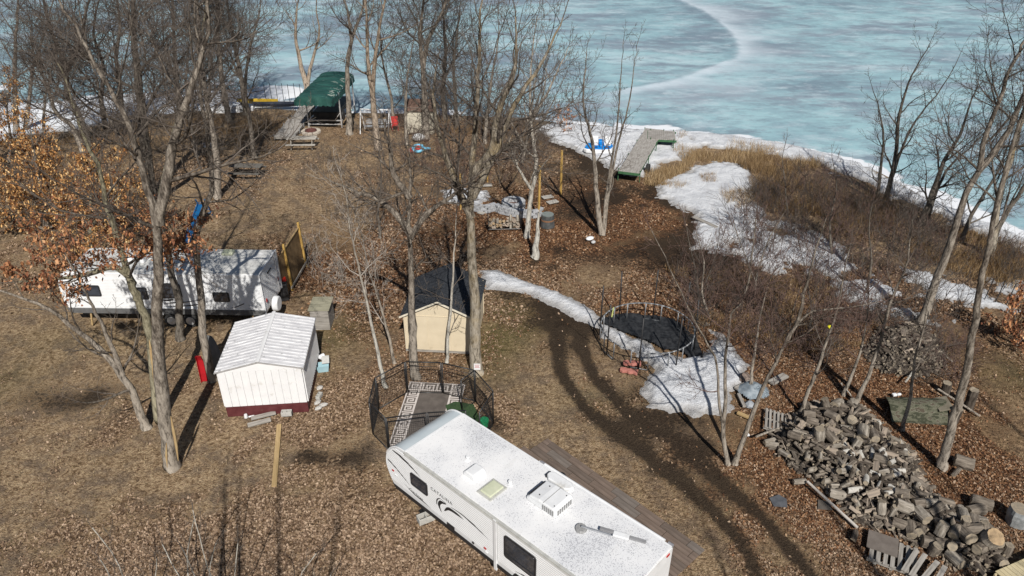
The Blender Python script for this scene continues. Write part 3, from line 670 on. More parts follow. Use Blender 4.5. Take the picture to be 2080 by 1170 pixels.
T('small forked tree by the lake with upright fan of twigs', [[(1060, 330), (1072, 280), (1080, 220), (1090, 150)], [(1072, 280), (1110, 230), (1140, 170)], [(1068, 300), (1040, 250), (1020, 190)]], .11, 'grey', 'grey', 'tree', ext=1, cs=.15, limbs=12, ll=2.6)
T('broken trunk stub with rough bark right of the log rack', [[(1086, 524), (1092, 470), (1094, 431)]], .2, 'pale', 'grey', 'tree stump', 'tree_stump', ext=0, cs=.9, limbs=0, ll=.0001, maxl=2)
T('three stemmed tree standing alone on the leaves below the dock', [[(1222, 477), (1214, 418), (1210, 354), (1203, 290), (1195, 256), (1184, 200), (1190, 140)],
   [(1226, 477), (1234, 410), (1243, 354), (1254, 290), (1270, 240), (1282, 180), (1290, 120)], [(1226, 470), (1230, 400), (1244, 320), (1254, 251), (1259, 190), (1264, 120)]], .16, 'grey', 'grey', 'tree', ext=1.2, cs=.4, limbs=10, ll=2.1, dens=1.05)
# right
T('massive leaning tree behind the far log pile', [[(1868, 662), (1886, 616), (1908, 556), (1932, 490), (1963, 390), (1988, 345), (2004, 267), (2029, 205), (2054, 135), (2078, 90)],
   [(1988, 345), (2017, 310), (2050, 262), (2074, 205), (2100, 140)]], .2, 'grey', 'dark', 'tree', ext=3, cs=.45, limbs=11, ll=3)
T('tall pale trunk with a rotten hollow foot right of the long firewood heap', [[(1912, 948), (1928, 890), (1947, 821), (1965, 731), (1974, 680), (1986, 624), (1997, 552), (2008, 498), (2025, 410), (2045, 340), (2074, 246)]], .165, 'grey', 'grey', 'tree', ext=3, cs=.6, limbs=9, ll=2.6)
T('lichen yellow trunk at the right edge by the lake', [[(2010, 520), (2020, 465), (2033, 377), (2058, 308), (2078, 240)]], .2, 'lichen', 'dark', 'tree', ext=4, cs=.3, limbs=10, ll=3.4)
T('leaning clump of three dark stems over the blue ice at right', [[(1799, 408), (1812, 360), (1820, 320), (1824, 254), (1840, 185), (1861, 135), (1890, 85)], [(1783, 400), (1795, 287), (1787, 226), (1771, 172)],
   [(1800, 400), (1825, 320), (1853, 254), (1881, 217), (1914, 176), (1950, 110)]], .17, 'dark', 'dark', 'tree', ext=.6, cs=.35, limbs=10, ll=2.5)
T('dark double tree right of the three stem clump', [[(1869, 458), (1894, 390), (1918, 328), (1951, 271), (1975, 200)], [(1885, 450), (1905, 380), (1935, 330), (1980, 290)]], .18, 'dark', 'dark', 'tree', ext=1, cs=.3, limbs=10, ll=2.8)
T('thin dark tree leaning right near the right edge', [[(1951, 492), (1975, 435), (2025, 349), (2050, 290)]], .13, 'dark', 'dark', 'tree', ext=1.5, cs=.3, limbs=8, ll=2.4)
T('dark tree slanting out of the right edge', [[(2010, 500), (2040, 440), (2080, 377), (2120, 310)]], .15, 'dark', 'dark', 'tree', ext=2, cs=.3, limbs=8, ll=2.6)
T('bent pale tree at the left foot of the long firewood heap', [[(1492, 942), (1509, 896), (1548, 792), (1588, 713), (1606, 677), (1627, 649), (1652, 631), (1690, 626), (1731, 622)], [(1600, 690), (1625, 640), (1640, 570), (1660, 500)]], .1, 'grey', 'red', 'tree', ext=1, cs=.35, limbs=10, ll=1.8)
T('upright twin tree between the snow and the firewood heap', [[(1478, 942), (1468, 880), (1474, 806), (1474, 724), (1480, 675), (1486, 637), (1508, 609), (1519, 574), (1530, 500)], [(1470, 880), (1459, 792), (1456, 738), (1434, 691), (1415, 658), (1382, 590), (1350, 520)]], .085, 'grey', 'red', 'tree', ext=1, cs=.4, limbs=11, ll=1.7)
T('thin tree at the snow edge behind the junk pile', [[(1523, 795), (1530, 740), (1536, 697), (1545, 640), (1560, 580)]], .07, 'grey', 'red', 'tree', ext=1, cs=.3, limbs=10, ll=1.7)
T('slender tree at the upper end of the long firewood heap', [[(1626, 842), (1640, 800), (1656, 760), (1685, 677), (1706, 606), (1716, 540)]], .08, 'grey', 'grey', 'tree', ext=1, cs=.4, limbs=9, ll=1.6)
T('slender tree left of a twin behind the heap top', [[(1713, 802), (1738, 742), (1753, 695), (1762, 640)]], .075, 'grey', 'red', 'tree', ext=1.2, cs=.4, limbs=9, ll=1.5)
T('long slim leaning tree in front of the far log pile', [[(1737, 823), (1774, 738), (1796, 660), (1814, 598), (1839, 545), (1850, 480)]], .09, 'grey', 'grey', 'tree', ext=1.5, cs=.45, limbs=9, ll=1.8)
T('slim tree rising beside the camouflage tarp', [[(1832, 873), (1850, 803), (1857, 731), (1872, 681), (1885, 620)]], .075, 'grey', 'grey', 'tree', ext=1.2, cs=.4, limbs=9, ll=1.6)
T('thicket tree with purple brown twigs above the brush', [[(1690, 520), (1685, 450), (1700, 380), (1690, 320)]], .07, 'dark', 'red', 'tree', ext=.6, cs=.15, limbs=11, ll=1.7)
T('young thicket tree by the right shoreline', [[(1600, 440), (1596, 380), (1590, 320), (1598, 280)]], .05, 'dark', 'red', 'sapling', 'sapling', ext=.4, cs=.15, limbs=9, ll=1.3, maxl=3)
T('bushy small tree in the snow field', [[(1420, 600), (1412, 540), (1398, 480), (1390, 440)], [(1425, 590), (1450, 530), (1462, 470)]], .05, 'dark', 'red', 'sapling', 'sapling', ext=.4, cs=.1, limbs=11, ll=1.5)
T('crooked small tree in the middle of the brush', [[(1530, 600), (1545, 530), (1570, 470), (1600, 420)], [(1535, 570), (1510, 510), (1490, 450)]], .06, 'grey', 'red', 'sapling', 'sapling', ext=.5, cs=.1, limbs=12, ll=1.7)
T('dark small tree at the right of the brush', [[(1760, 600), (1770, 530), (1765, 460), (1775, 400)]], .07, 'dark', 'red', 'sapling', 'sapling', ext=.8, cs=.1, limbs=12, ll=1.9)
T('bare shrubby tree in front of the far log pile at its left', [[(1640, 690), (1650, 630), (1640, 570), (1655, 520)]], .06, 'dark', 'red', 'sapling', 'sapling', ext=.6, cs=.1, limbs=12, ll=1.8)
T('scrubby tree right of the trampoline', [[(1440, 640), (1425, 590), (1430, 530), (1415, 470)]], .06, 'grey', 'red', 'sapling', 'sapling', ext=.5, cs=.15, limbs=11, ll=1.6)
T('rust leaved oak bush at the right edge', [[(2065, 700), (2060, 660), (2068, 610)]], .06, 'dark', 'red', 'oak bush', 'oak_bush', ext=.5, cs=.05, limbs=10, ll=1.3, leaves=1400, leafmat=MOAKR, maxl=3)
T('low bush with rust coloured leaves by the lake in the middle', [[(1138, 262), (1140, 245), (1145, 228)]], .05, 'dark', 'red', 'bush', 'oak_bush', ext=.3, cs=.05, limbs=9, ll=1.3, leaves=500, leafmat=MOAKR, maxl=3)
# saplings at the bottom edge (their feet are below the frame)
for i, (x, y, h, lb) in enumerate([(-9.6, 12.2, 4.2, 'pale twiggy sapling at the bottom left corner'), (-7.6, 12.4, 4.6, 'sapling with grey twigs at the bottom, left of the middle one'),
                                  (-5.4, 12.3, 3.2, 'low bare sapling at the bottom left of the near camper'), (-8.6, 13.2, 3.4, 'small sapling between the two bottom left ones')]):
    T(lb, [[(0, 0, 0), (RG(0, .1), .1, h * .35), (RG(0, .25), .2, h * .7), (RG(0, .4), .3, h)], [(0, .02, .3), (.4, .2, h * .4), (.8, .3, h * .75)], [(0, .02, .2), (-.4, .2, h * .4), (-.7, .4, h * .7)]], .026, 'pale', 'grey', 'sapling', 'sapling', ext=0, cs=.15, limbs=7, ll=1.1, dens=.7, rmin=.004, base=(x, y))
# trees beside and behind the viewpoint: out of frame, their shadows lie across the foreground
for x, y, h, r, lb in [(-6.3, 3.2, 15, .21, 'a'), (-5.6, 2.4, 16.2, .21, 'b'), (-4.0, 1.0, 17.4, .2, 'c'), (-2.3, .2, 17.2, .19, 'd'), (13.6, -1.2, 20, .3, 'e'), (9.0, -1.6, 18.5, .2, 'f'), (-12.5, -3, 19, .25, 'g'), (18, -1, 20, .28, 'h'), (22, 3, 20, .28, 'i'), (14.5, 6.5, 15, .22, 'j')]:
    T('bare tree standing beside the viewpoint, outside the picture', [[(0, 0, 0), (RG(0, .15), RG(0, .1), h * .3), (RG(0, .3), RG(0, .1), h * .6), (RG(0, .4), RG(0, .2) - .2, h)]], r, 'grey', 'grey', 'tree', ext=0, cs=.55, limbs=10, ll=1.7, maxl=3, base=(x, y), group='bare trees beside the viewpoint')

# ------------------------------------------------------------------ brush and reeds  (beyond counting)
def sprays(name, poly, count, hmin, hmax, mat, label, nk=6, spread=.5, r=.011, z0=0.0):
    poly = PP(poly, z0); X = [p[0] for p in poly]; Y = [p[1] for p in poly]
    pts = rng.random((count * 4, 2)) * [max(X) - min(X), max(Y) - min(Y)] + [min(X), min(Y)]
    k = inside(pts[:, 0], pts[:, 1], poly) & (fbm(pts[:, 0], pts[:, 1], .5, 3, 40) > .4); pts = pts[k][:count]
    zz = ground_z(pts[:, 0], pts[:, 1]); L = []
    for (x, y), z in zip(pts, zz):
        h = hmin + (hmax - hmin) * RR() ** 1.3; d = nrmz((RG(0, spread), RG(0, spread), 1)); p = (x, y, z - .03)
        q = tuple(p[i] + d[i] * h * .5 for i in range(3)); d2 = nrmz((d[0] + RG(0, .25), d[1] + RG(0, .25), d[2])); e = tuple(q[i] + d2[i] * h * .5 for i in range(3))
        L.append(([p, q, e], [r, r * .75, r * .4], 3))
        for j in range(nk):
            t = .25 + .7 * RR(); s = tuple(p[i] + (q[i] - p[i]) * t * 2 if t < .5 else q[i] + (e[i] - q[i]) * (t * 2 - 1) for i in range(3))
            c = deflect(d2, R(25 + 40 * RR()), RR() * 6.28); l_ = h * (.18 + .3 * RR()); m_ = tuple(s[i] + c[i] * l_ * .5 for i in range(3))
            c = nrmz((c[0] + RG(0, .3), c[1] + RG(0, .3), c[2] + .2)); f = tuple(m_[i] + c[i] * l_ * .5 for i in range(3))
            L.append(([s, m_, f], [r * .6, r * .5, r * .35], 3))
    return tag(link(name, tube_mesh(name, L, mat)), kind='stuff', label=label)
sprays('brush', [(1350, 560), (1440, 500), (1540, 400), (1640, 350), (1760, 390), (1880, 450), (2080, 520), (2080, 560), (1900, 545), (1760, 620), (1640, 640), (1560, 640), (1430, 640)], 1050, .6, 1.8, TW['red'], 'dense reddish brown brush between the snow field and the lake')
sprays('brush', [(1400, 560), (1600, 560), (1900, 620), (1900, 680), (1800, 700), (1650, 740), (1480, 720), (1380, 660)], 420, .5, 1.4, TW['dark'], 'dark brush behind the far log pile and right of the trampoline')
sprays('brush', [(0, 275), (250, 246), (440, 226), (560, 226), (560, 320), (430, 330), (300, 300), (150, 340), (0, 400)], 650, .5, 1.6, TW['grey'], 'thin grey brush under the trees of the left shore')
sprays('brush', [(780, 240), (960, 242), (1080, 250), (1120, 300), (1080, 370), (880, 380), (800, 320)], 1000, .5, 1.5, TW['red'], 'tangled brown brush right of the small lakeside shed')
sprays('brush', [(600, 480), (690, 490), (700, 580), (620, 590)], 90, .4, 1.2, TW['pale'], 'fallen pale branches beside the plywood screen')
sprays('brush', [(1750, 640), (1880, 660), (1920, 720), (1880, 780), (1760, 740)], 200, .5, 1.3, TW['grey'], 'cut branches heaped on the far log pile', spread=1.4)
sprays('brush', [(1500, 400), (1600, 360), (1760, 400), (1880, 450), (2080, 520), (2080, 600), (1900, 560), (1760, 560), (1600, 480)], 900, .7, 1.8, TW['dark'], 'dark bare stems standing among the tan reeds', nk=7)
sprays('thicket', [(1330, 640), (1420, 500), (1560, 420), (1700, 400), (1900, 480), (2060, 560), (2000, 640), (1820, 700), (1600, 760), (1440, 720)], 80, 2.0, 3.8, TW['dark'], 'taller bare dark shoots standing out of the right hand brush', nk=16, spread=.3, r=.016)
sprays('brush', [(1560, 660), (1800, 640), (1900, 660), (1980, 700), (1960, 800), (1760, 700), (1640, 760)], 260, .6, 1.8, TW['red'], 'loose brown brush around the far log pile', spread=.6)
sprays('brush', [(600, 300), (760, 310), (860, 360), (860, 500), (700, 470), (600, 400)], 130, .5, 1.4, TW['grey'], 'thin young shoots in the middle of the lawn', nk=8)
def reeds(poly, count, h, mat, label, thr=.42, w=.011):
    poly = PP(poly); X = [p[0] for p in poly]; Y = [p[1] for p in poly]
    q = rng.random((count * 3, 2)) * [max(X) - min(X), max(Y) - min(Y)] + [min(X), min(Y)]
    k = inside(q[:, 0], q[:, 1], poly) & (fbm(q[:, 0], q[:, 1], .55, 3, 60) > thr); q = q[k][:count]
    return blades('reeds', q[:, 0], q[:, 1], ground_z(q[:, 0], q[:, 1]), h, w, mat, .32, label)
MRD = leaf_mat('dry_reed', [(0, (.14, .09, .04)), (.4, (.3, .2, .1)), (.8, (.46, .33, .18)), (1, (.6, .47, .3))])
MRB = leaf_mat('dry_sedge', [(0, (.08, .045, .022)), (.4, (.2, .125, .06)), (.8, (.34, .23, .12)), (1, (.48, .35, .2))])
reeds([(1500, 335), (1560, 320), (1660, 345), (1760, 395), (1840, 440), (1800, 500), (1700, 480), (1610, 450), (1560, 430), (1530, 390)], 11000, .65, MRB, 'tall tan reeds in front of the brush', .44)
reeds([(1380, 275), (1500, 292), (1640, 318), (1700, 350), (1600, 345), (1480, 330), (1400, 335), (1360, 310)], 3800, .55, MRD, 'pale dry reeds right of the dock', .52)
reeds([(1310, 350), (1370, 340), (1420, 315), (1400, 350), (1350, 375), (1400, 378), (1380, 390), (1310, 375)], 2600, .45, MRD, 'tan grass clumps around the near end of the dock', .3)
reeds([(1462, 395), (1520, 390), (1540, 420), (1480, 430)], 1200, .5, MRD, 'round grass clump in the snow field', .3)
reeds([(1420, 360), (1450, 356), (1455, 374), (1425, 376)], 500, .4, MRB, 'small dark grass clump in the snow field', .2)
reeds([(1830, 440), (2080, 500), (2080, 600), (1950, 560), (1850, 520)], 6000, .5, MRB, 'brown grass under the leaning trees at right', .42)
reeds([(860, 245), (1100, 255), (1100, 300), (900, 300)], 5000, .4, MRB, 'tan grass along the middle shoreline', .44)
reeds([(60, 290), (420, 235), (600, 235), (560, 280), (300, 310), (80, 400)], 5000, .35, MRB, 'dead grass along the left shoreline', .46)
reeds([(1350, 540), (1900, 600), (1900, 680), (1650, 720), (1400, 660)], 7000, .3, MRB, 'brown grass tangled under the right hand brush', .46)

# ================================================================== BUILT THINGS
WHITE = simple('white_paint', (.78, .79, .8), (.7, .71, .72), 3, .45, .4, dirt=((.5, .49, .46), 1.2, .62))
SIDING = simple('white_siding', (.8, .81, .82), (.74, .75, .76), 2, .35, .5)
BLACK = simple('black_plastic', (.015, .015, .017), (.03, .03, .032), 5, .5, .4)
BLACKM = simple('black_metal', (.012, .012, .014), (.03, .03, .03), 5, .4, .5)
GLASS = simple('dark_glass', (.02, .026, .036), (.05, .06, .08), 1.5, .07, 1.0, stretch=(1, 1, 2.5))
GALV = simple('galvanised_steel', (.42, .44, .46), (.55, .56, .58), 8, .4, .5, metal=.6)
ALU = simple('aluminium', (.55, .55, .55), (.7, .7, .7), 6, .4, .6, metal=.5)
RUBBER = simple('tyre_rubber', (.02, .02, .02), (.04, .04, .04), 9, .85)
REDL = simple('red_lens', (.45, .02, .02), (.35, .015, .015), 5, .3, .6)
GREYWOOD = simple('weathered_wood', (.2, .185, .165), (.38, .355, .32), 5, .9, .15, bmp=.5, stretch=(.3, 3, 3), det=8)
TANWOOD = simple('treated_wood', (.34, .235, .11), (.46, .33, .17), 6, .8, .2, bmp=.3, stretch=(.3, 3, 3), det=7)
YELWOOD = simple('yellow_pine', (.44, .27, .07), (.55, .36, .12), 6, .7, .2, bmp=.3, stretch=(2, 2, .4), det=7)
PLY = simple('stained_plywood', (.2, .13, .065), (.29, .195, .1), 3, .8, .2, stretch=(1, 1, .3), det=8, dirt=((.12, .075, .04), 1.1, .58))
MAROON = simple('maroon_paint', (.085, .02, .022), (.12, .034, .036), 4, .6, dirt=((.13, .08, .06), 2.5, .66))
CONC = simple('concrete', (.38, .37, .34), (.5, .49, .46), 12, .95, .1, bmp=.4)
def roof_mat():
    m, n, l, b = newmat('speckled_white_roof', .6, .3)
    co = n.new('ShaderNodeTexCoord').outputs['Object']
    sp = noise(n, l, co, 34, 2, .5); big = noise(n, l, co, .55, 4, .6); st = noise(n, l, co, 2.4, 6, .7, (1, .3, 1))
    c = ramp(n, l, big, [(.35, (.80, .80, .80)), (.65, (.66, .67, .69))])
    th = mth(n, l, 'ADD', sp, mth(n, l, 'MULTIPLY', mth(n, l, 'SUBTRACT', big, .5), .5))
    c = mix(n, l, ramp(n, l, th, [(.6, 0.0), (.625, .8)]), c, (.36, .365, .39))
    c = mix(n, l, ramp(n, l, st, [(.58, 0.0), (.8, .4)]), c, (.55, .53, .5))
    l.new(c, b.inputs['Base Color']); bump(n, l, b, sp, .25, .01); return m
ROOF = roof_mat()
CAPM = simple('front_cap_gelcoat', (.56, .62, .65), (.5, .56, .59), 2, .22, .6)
SKYL = simple('skylight_plastic', (.62, .64, .48), (.5, .53, .38), 3, .25, .6)

def text_obj(name, s, size, mat, parent, loc, rot, extr=.002, shear=0, space=1.0):
    cu = bpy.data.curves.new(name, 'FONT'); cu.body = s; cu.size = size; cu.extrude = extr; cu.shear = shear; cu.space_character = space; cu.resolution_u = 2
    tmp = bpy.data.objects.new('tmp', cu); scene.collection.objects.link(tmp)
    dg = bpy.context.evaluated_depsgraph_get(); me = bpy.data.meshes.new_from_object(tmp.evaluated_get(dg)); me.name = name
    bpy.data.objects.remove(tmp); bpy.data.curves.remove(cu)
    me.materials.clear(); me.materials.append(mat)
    o = link(name, me, parent); o.location = loc; o.rotation_euler = rot; return o

def ribbon(mb, top, bot, y, t=.004):
    """flat graphic on a wall facing -y: two edge curves"""
    n = len(top)
    vs = [(a, y, b) for a, b in top] + [(a, y, b) for a, b in bot]
    mb.add(vs, [(i, i + 1, n + i + 1, n + i) for i in range(n - 1)])
def swoosh(mb, pts, widths, y):
    n = len(pts); top = []; bot = []
    sp, sw = smooth_line([(p[0], 0, p[1]) for p in pts], widths, 4)
    for i, (p, w) in enumerate(zip(sp, sw)):
        a = sp[max(0, i - 1)]; b = sp[min(len(sp) - 1, i + 1)]; dx, dz = b[0] - a[0], b[2] - a[2]; L = math.hypot(dx, dz) + 1e-9
        nx, nz = -dz / L, dx / L; top.append((p[0] + nx * w / 2, p[2] + nz * w / 2)); bot.append((p[0] - nx * w / 2, p[2] - nz * w / 2))
    ribbon(mb, top, bot, y)
def rrect(cx, cz, w, h, r, n=4):
    pts = []
    for qx, qz, a0 in ((1, 1, 0), (-1, 1, 90), (-1, -1, 180), (1, -1, 270)):
        for k in range(n + 1):
            a = R(a0 + 90 * k / n); pts.append((cx + qx * (w / 2 - r) + r * math.cos(a), cz + qz * (h / 2 - r) + r * math.sin(a)))
    return pts
def window(par, cx, cz, w, h, y0=0, split=None, name='window', frame=.05, r=.08, glass=None):
    f = MB(); f.prism(rrect(cx, cz, w, h, r), y0 - .03, y0 + .01); fo = f.build(name, BLACK, par, .006)
    g_ = MB(); g_.prism(rrect(cx, cz, w - 2 * frame, h - 2 * frame, max(.02, r - frame)), y0 - .036, y0 - .02); g_.build('pane', glass or GLASS, fo)
    if split is not None:
        b_ = MB(); b_.box((cx, y0 - .04, split), (w - frame, .014, .025)); b_.build('crossbar', BLACK, fo)
    return fo
def siding(par, x0f, x1, z0, z1, y, sgn=-1, pitch=.075, mat=None, depth=.013):
    """horizontally corrugated wall skin; x0f(z) gives the front edge"""
    zs = []; k = int((z1 - z0) / pitch)
    vs = []; fs = []
    for i in range(k):
        za = z0 + (z1 - z0) * i / k; zb = z0 + (z1 - z0) * (i + .72) / k; zc = z0 + (z1 - z0) * (i + .82) / k; zd = z0 + (z1 - z0) * (i + 1) / k
        for za_, d in ((za, 1.), (zb, 1.), (zc, .0), (zd - .002, .0)):
            vs += [(x0f(za_), y + sgn * depth * d, za_), (x1, y + sgn * depth * d, za_)]
    n = len(vs) // 2
    for i in range(n - 1): fs.append((2 * i, 2 * i + 1, 2 * i + 3, 2 * i + 2))
    m = MB(); m.add(vs, fs); return m.build('side_wall', mat or SIDING, par)
def wheel(par, x, y, r=.34, w=.22):
    t = MB(); t.cyl((x, y - w / 2, r), (x, y + w / 2, r), r, r, 22); to = t.build('wheel', RUBBER, par, .03)
    h = MB(); h.cyl((x, y - w / 2 - .012, r), (x, y - w / 2 + .03, r), r * .6, r * .6, 18); h.cyl((x, y - w / 2 - .03, r), (x, y - w / 2, r), r * .2, r * .2, 10); h.build('rim', ALU, to, .01)

# ---------------------------------------------------------- near camper
RVA = R(-43)
ux, uy = math.cos(RVA), math.sin(RVA)
Fc = P(940, 840, 2.55); A0 = (Fc[0] + uy * 2.46, Fc[1] - ux * 2.46)
rv = thing('travel_trailer', 'long white travel trailer camper with speckled roof, nearest to the viewer', 'camper', (A0[0], A0[1], 0), RVA)
L_, W_, ZT, ZB = 7.86, 2.46, 2.55, .72
front = [(0.02, ZT), (-.3, 2.51), (-.56, 2.38), (-.78, 2.15), (-.92, 1.85), (-.97, 1.55), (-.93, 1.3), (-.8, 1.0), (-.62, ZB)]
def fx_(z):
    for (a, b), (c, d) in zip(front[:-1], front[1:]):
        if d <= z <= b: return a + (c - a) * (b - z) / (b - d)
    return front[-1][0]
m = MB(); prof = front + [(L_, ZB), (L_, ZT)]
m.prism(prof, .02, W_ - .02, cap=0); m.build('body', SIDING, rv)
m = MB()                                                              # front cap, a separate glossy shell
sp_, _ = smooth_line([(a, 0, b) for a, b in front], [1] * len(front), 3)
vs = []; 
for a, _, b in sp_: vs += [(a - .012, .01, b + .006), (a - .012, W_ - .01, b + .006)]
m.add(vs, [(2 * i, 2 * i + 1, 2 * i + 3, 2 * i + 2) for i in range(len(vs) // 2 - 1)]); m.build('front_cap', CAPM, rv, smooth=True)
for y_ in (.03, W_ - .03):
    m = MB(); pts = [(a - .015, y_, b + .008) for a, _, b in sp_]
    for p, q in zip(pts[:-1], pts[1:]): m.cyl(p, q, .028, .028, 6, caps=False)
    m.build('corner_trim', WHITE, rv, smooth=True)
siding(rv, lambda z: fx_(z) + .03, 3.78, .96, 2.46, 0.0)
siding(rv, lambda z: 3.93, L_ - .02, .96, 2.46, 0.0)
siding(rv, lambda z: fx_(z) + .03, L_ - .02, .96, 2.46, W_, sgn=1)
m = MB(); m.box((3.855, -.02, 1.55), (.11, .05, 2.0)); m.build('wall_seam', WHITE, rv, .008)
m = MB(); m.prism([(fx_(.95) + .02, .95), (fx_(.8) + .02, .8), (L_, .8), (L_, .95)], -.01, .03); m.build('lower_wall', WHITE, rv)
m = MB(); m.prism([(-.72, .83), (-.56, .68), (L_, .68), (L_, .83)], -.025, W_ + .02); m.build('skirt', BLACK, rv)
m = MB(); m.box((L_ / 2, W_ / 2, .6), (L_ - .6, 1.5, .14)); m.build('chassis', BLACKM, rv)
m = MB()
for s in (-.3, .3): m.beam((-1.9, W_ / 2, .55), (-.3, W_ / 2 + s * 2, .55), .08, .1)
m.cyl((-1.8, W_ / 2, .1), (-1.8, W_ / 2, .9), .04, .04, 8); m.build('hitch', BLACKM, rv)
# roof skin + edges
m = MB(); m.box((L_ / 2 + .02, W_ / 2, ZT + .012), (L_ - .02, W_ - .1, .03)); m.build('roof', ROOF, rv, .008)
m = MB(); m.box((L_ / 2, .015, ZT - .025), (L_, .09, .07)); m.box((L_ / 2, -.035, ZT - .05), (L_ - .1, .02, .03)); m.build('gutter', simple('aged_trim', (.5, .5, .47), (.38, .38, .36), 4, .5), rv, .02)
m = MB(); m.box((L_ / 2, W_ - .015, ZT - .02), (L_, .09, .06)); m.build('gutter', WHITE, rv, .015)
m = MB(); m.box((.03, W_ / 2, ZT + .02), (.07, W_ - .04, .02)); m.build('roof_seam', WHITE, rv, .004)
m = MB(); m.box((L_ + .012, W_ / 2, (ZT + .8) / 2), (.03, W_ - .02, ZT - .82)); m.build('rear_wall', WHITE, rv, .006)
# roof fittings
m = MB(); m.prism([(4.02, 0), (3.98, .1), (4.12, .24), (4.45, .3), (4.95, .3), (5.05, .26), (5.06, 0)], 1.08, 1.86)
ac = m.build('air_conditioner', WHITE, rv, .045, seg=3); ac.location = (0, 0, ZT + .03)
m = MB(); m.box((4.05, 1.47, .13), (.1, .66, .2), M=Matrix.Rotation(R(28), 3, 'Y')); m.build('intake', BLACK, ac, .03)
m = MB()
for k in range(6): m.box((4.62 + .07 * k, 1.072, .15), (.035, .02, .17))
for k in range(7): m.box((5.062, 1.2 + .09 * k, .14), (.02, .05, .16))
m.build('grille', simple('grille_grey', (.3, .3, .3), (.22, .22, .22), 9), ac)
m = MB(); m.box((4.62, 1.47, .303), (.02, .76, .012)); m.build('seam', simple('seam_grey', (.4, .4, .4)), ac)
m = MB()
for a, b in ((4.35, 1.25), (4.35, 1.68), (4.92, 1.2), (4.92, 1.72)): m.cyl((a, b, .29), (a, b, .312), .018, .018, 6)
m.build('screws', BLACK, ac)
m = MB(); m.prism([(2.0, 0), (2.02, .12), (2.12, .2), (2.42, .2), (2.5, .1), (2.52, 0)], .55, 1.02); o = m.build('vent_cover', WHITE, rv, .04, seg=3); o.location = (0, 0, ZT + .03)
m = MB(); m.box((3.06, .68, ZT + .045), (.56, .7, .04)); sf = m.build('skylight_frame', simple('sealant', (.38, .38, .35), (.5, .5, .46), 14, bmp=.5), rv, .02)
m = MB(); m.box((3.06, .68, ZT + .085), (.42, .56, .07)); m.build('skylight', SKYL, sf, .05, seg=3)
for a, b in ((1.67, 1.07), (3.28, 1.2)):
    m = MB(); m.cyl((a, b, ZT + .02), (a, b, ZT + .05), .1, .09, 12); o = m.build('plumbing_vent', ROOF, rv)
    m = MB(); m.cyl((a, b, ZT + .05), (a, b, ZT + .15), .045, .05, 10); m.cyl((a, b, ZT + .15), (a, b, ZT + .17), .065, .055, 10); m.build('cap', WHITE, o, smooth=False)
m = MB(); m.prism([(3.85, 2.14), (4.0, 2.02), (4.6, 2.02), (4.76, 2.14), (4.76, 2.26), (4.6, 2.36), (4.0, 2.36), (3.85, 2.26)], ZT + .03, ZT + .16, axis='z'); fr = m.build('fridge_vent', WHITE, rv, .04, seg=3)
m = MB(); m.box((3.86, 2.19, ZT + .1), (.04, .2, .1)); m.build('opening', BLACK, fr)
m = MB(); m.cyl((5.78, 1.29, ZT + .02), (5.78, 1.29, ZT + .1), .17, .15, 14)
an = m.build('antenna', simple('old_grey_plastic', (.2, .2, .2), (.33, .33, .33), 20), rv, .01)
m = MB(); m.beam((5.78, 1.29, ZT + .14), (6.55, 1.58, ZT + .15), .05, .05); m.build('arm', GALV, an, .01)
m = MB(); m.beam((6.2, 1.56, ZT + .16), (6.62, 1.73, ZT + .16), .1, .06); m.build('bracket', simple('mid_grey', (.25, .25, .26)), an, .01)
m = MB(); m.beam((6.56, 1.66, ZT + .17), (6.95, 1.83, ZT + .17), .17, .06); m.build('antenna_head', WHITE, an, .015)
m = MB(); m.beam((6.95, 1.83, ZT + .17), (7.36, 2.0, ZT + .17), .11, .045); m.build('antenna_tip', simple('mid_grey2', (.3, .3, .31)), an, .01)
# awning roll along the far edge
m = MB(); m.cyl((3.45, W_ + .06, ZT - .03), (L_ - .25, W_ + .06, ZT - .03), .055, .055, 12); aw = m.build('awning', WHITE, rv, smooth=False)
m = MB()
for a in (3.3, L_ - .14): m.cyl((a, W_ + .06, ZT - .03), (a + .14, W_ + .06, ZT - .03), .062, .062, 10)
m.build('end_cap', simple('cap_grey', (.25, .25, .27)), aw)
m = MB(); m.beam((3.25, W_ + .06, ZT - .02), (3.25, W_ + .04, 1.2), .05, .04); m.beam((L_ - .02, W_ + .06, ZT - .02), (L_ - .02, W_ + .04, 1.2), .05, .04); m.build('awning_arm', WHITE, aw)
m = MB(); m.cyl((3.95, W_ + .22, 2.25), (3.95, W_ + .22, 2.33), .16, .14, 14); m.build('porch_speaker', BLACK, rv, .02)
# near wall fittings
window(rv, .64, 1.68, .78, .5, -.012, split=1.5, r=.07)
window(rv, 4.78, 1.82, 1.16, .86, -.012, split=1.58, r=.1, frame=.06)
window(rv, 6.6, 1.9, .6, .5, -.012, r=.07)
text_obj('model_lettering', 'CATALINA', .17, simple('letter_grey', (.09, .09, .09)), rv, (1.18, -.02, 1.84), (R(90), 0, 0), space=1.2)
text_obj('maker_lettering', 'Coachmen', .15, BLACK, rv, (.1, -.02, 1.1), (R(90), R(4), 0), shear=.35)
m = MB()
swoosh(m, [(-.55, 2.3), (-.15, 2.28), (.3, 2.18), (.75, 2.02)], [.03, .09, .07, .0], -.021)
swoosh(m, [(-.85, 1.75), (-.5, 1.63), (-.1, 1.45), (.2, 1.3)], [.06, .05, .04, .0], -.021)
swoosh(m, [(-.1, 1.2), (.3, 1.07), (.7, 1.05), (1.15, 1.0)], [.0, .04, .05, .0], -.0215)
swoosh(m, [(1.62, 1.2), (1.52, 1.42), (1.62, 1.62), (1.85, 1.7), (1.6, 1.74), (1.45, 1.6), (1.42, 1.4)], [.02, .1, .12, .02, .02, .05, .03], -.021)
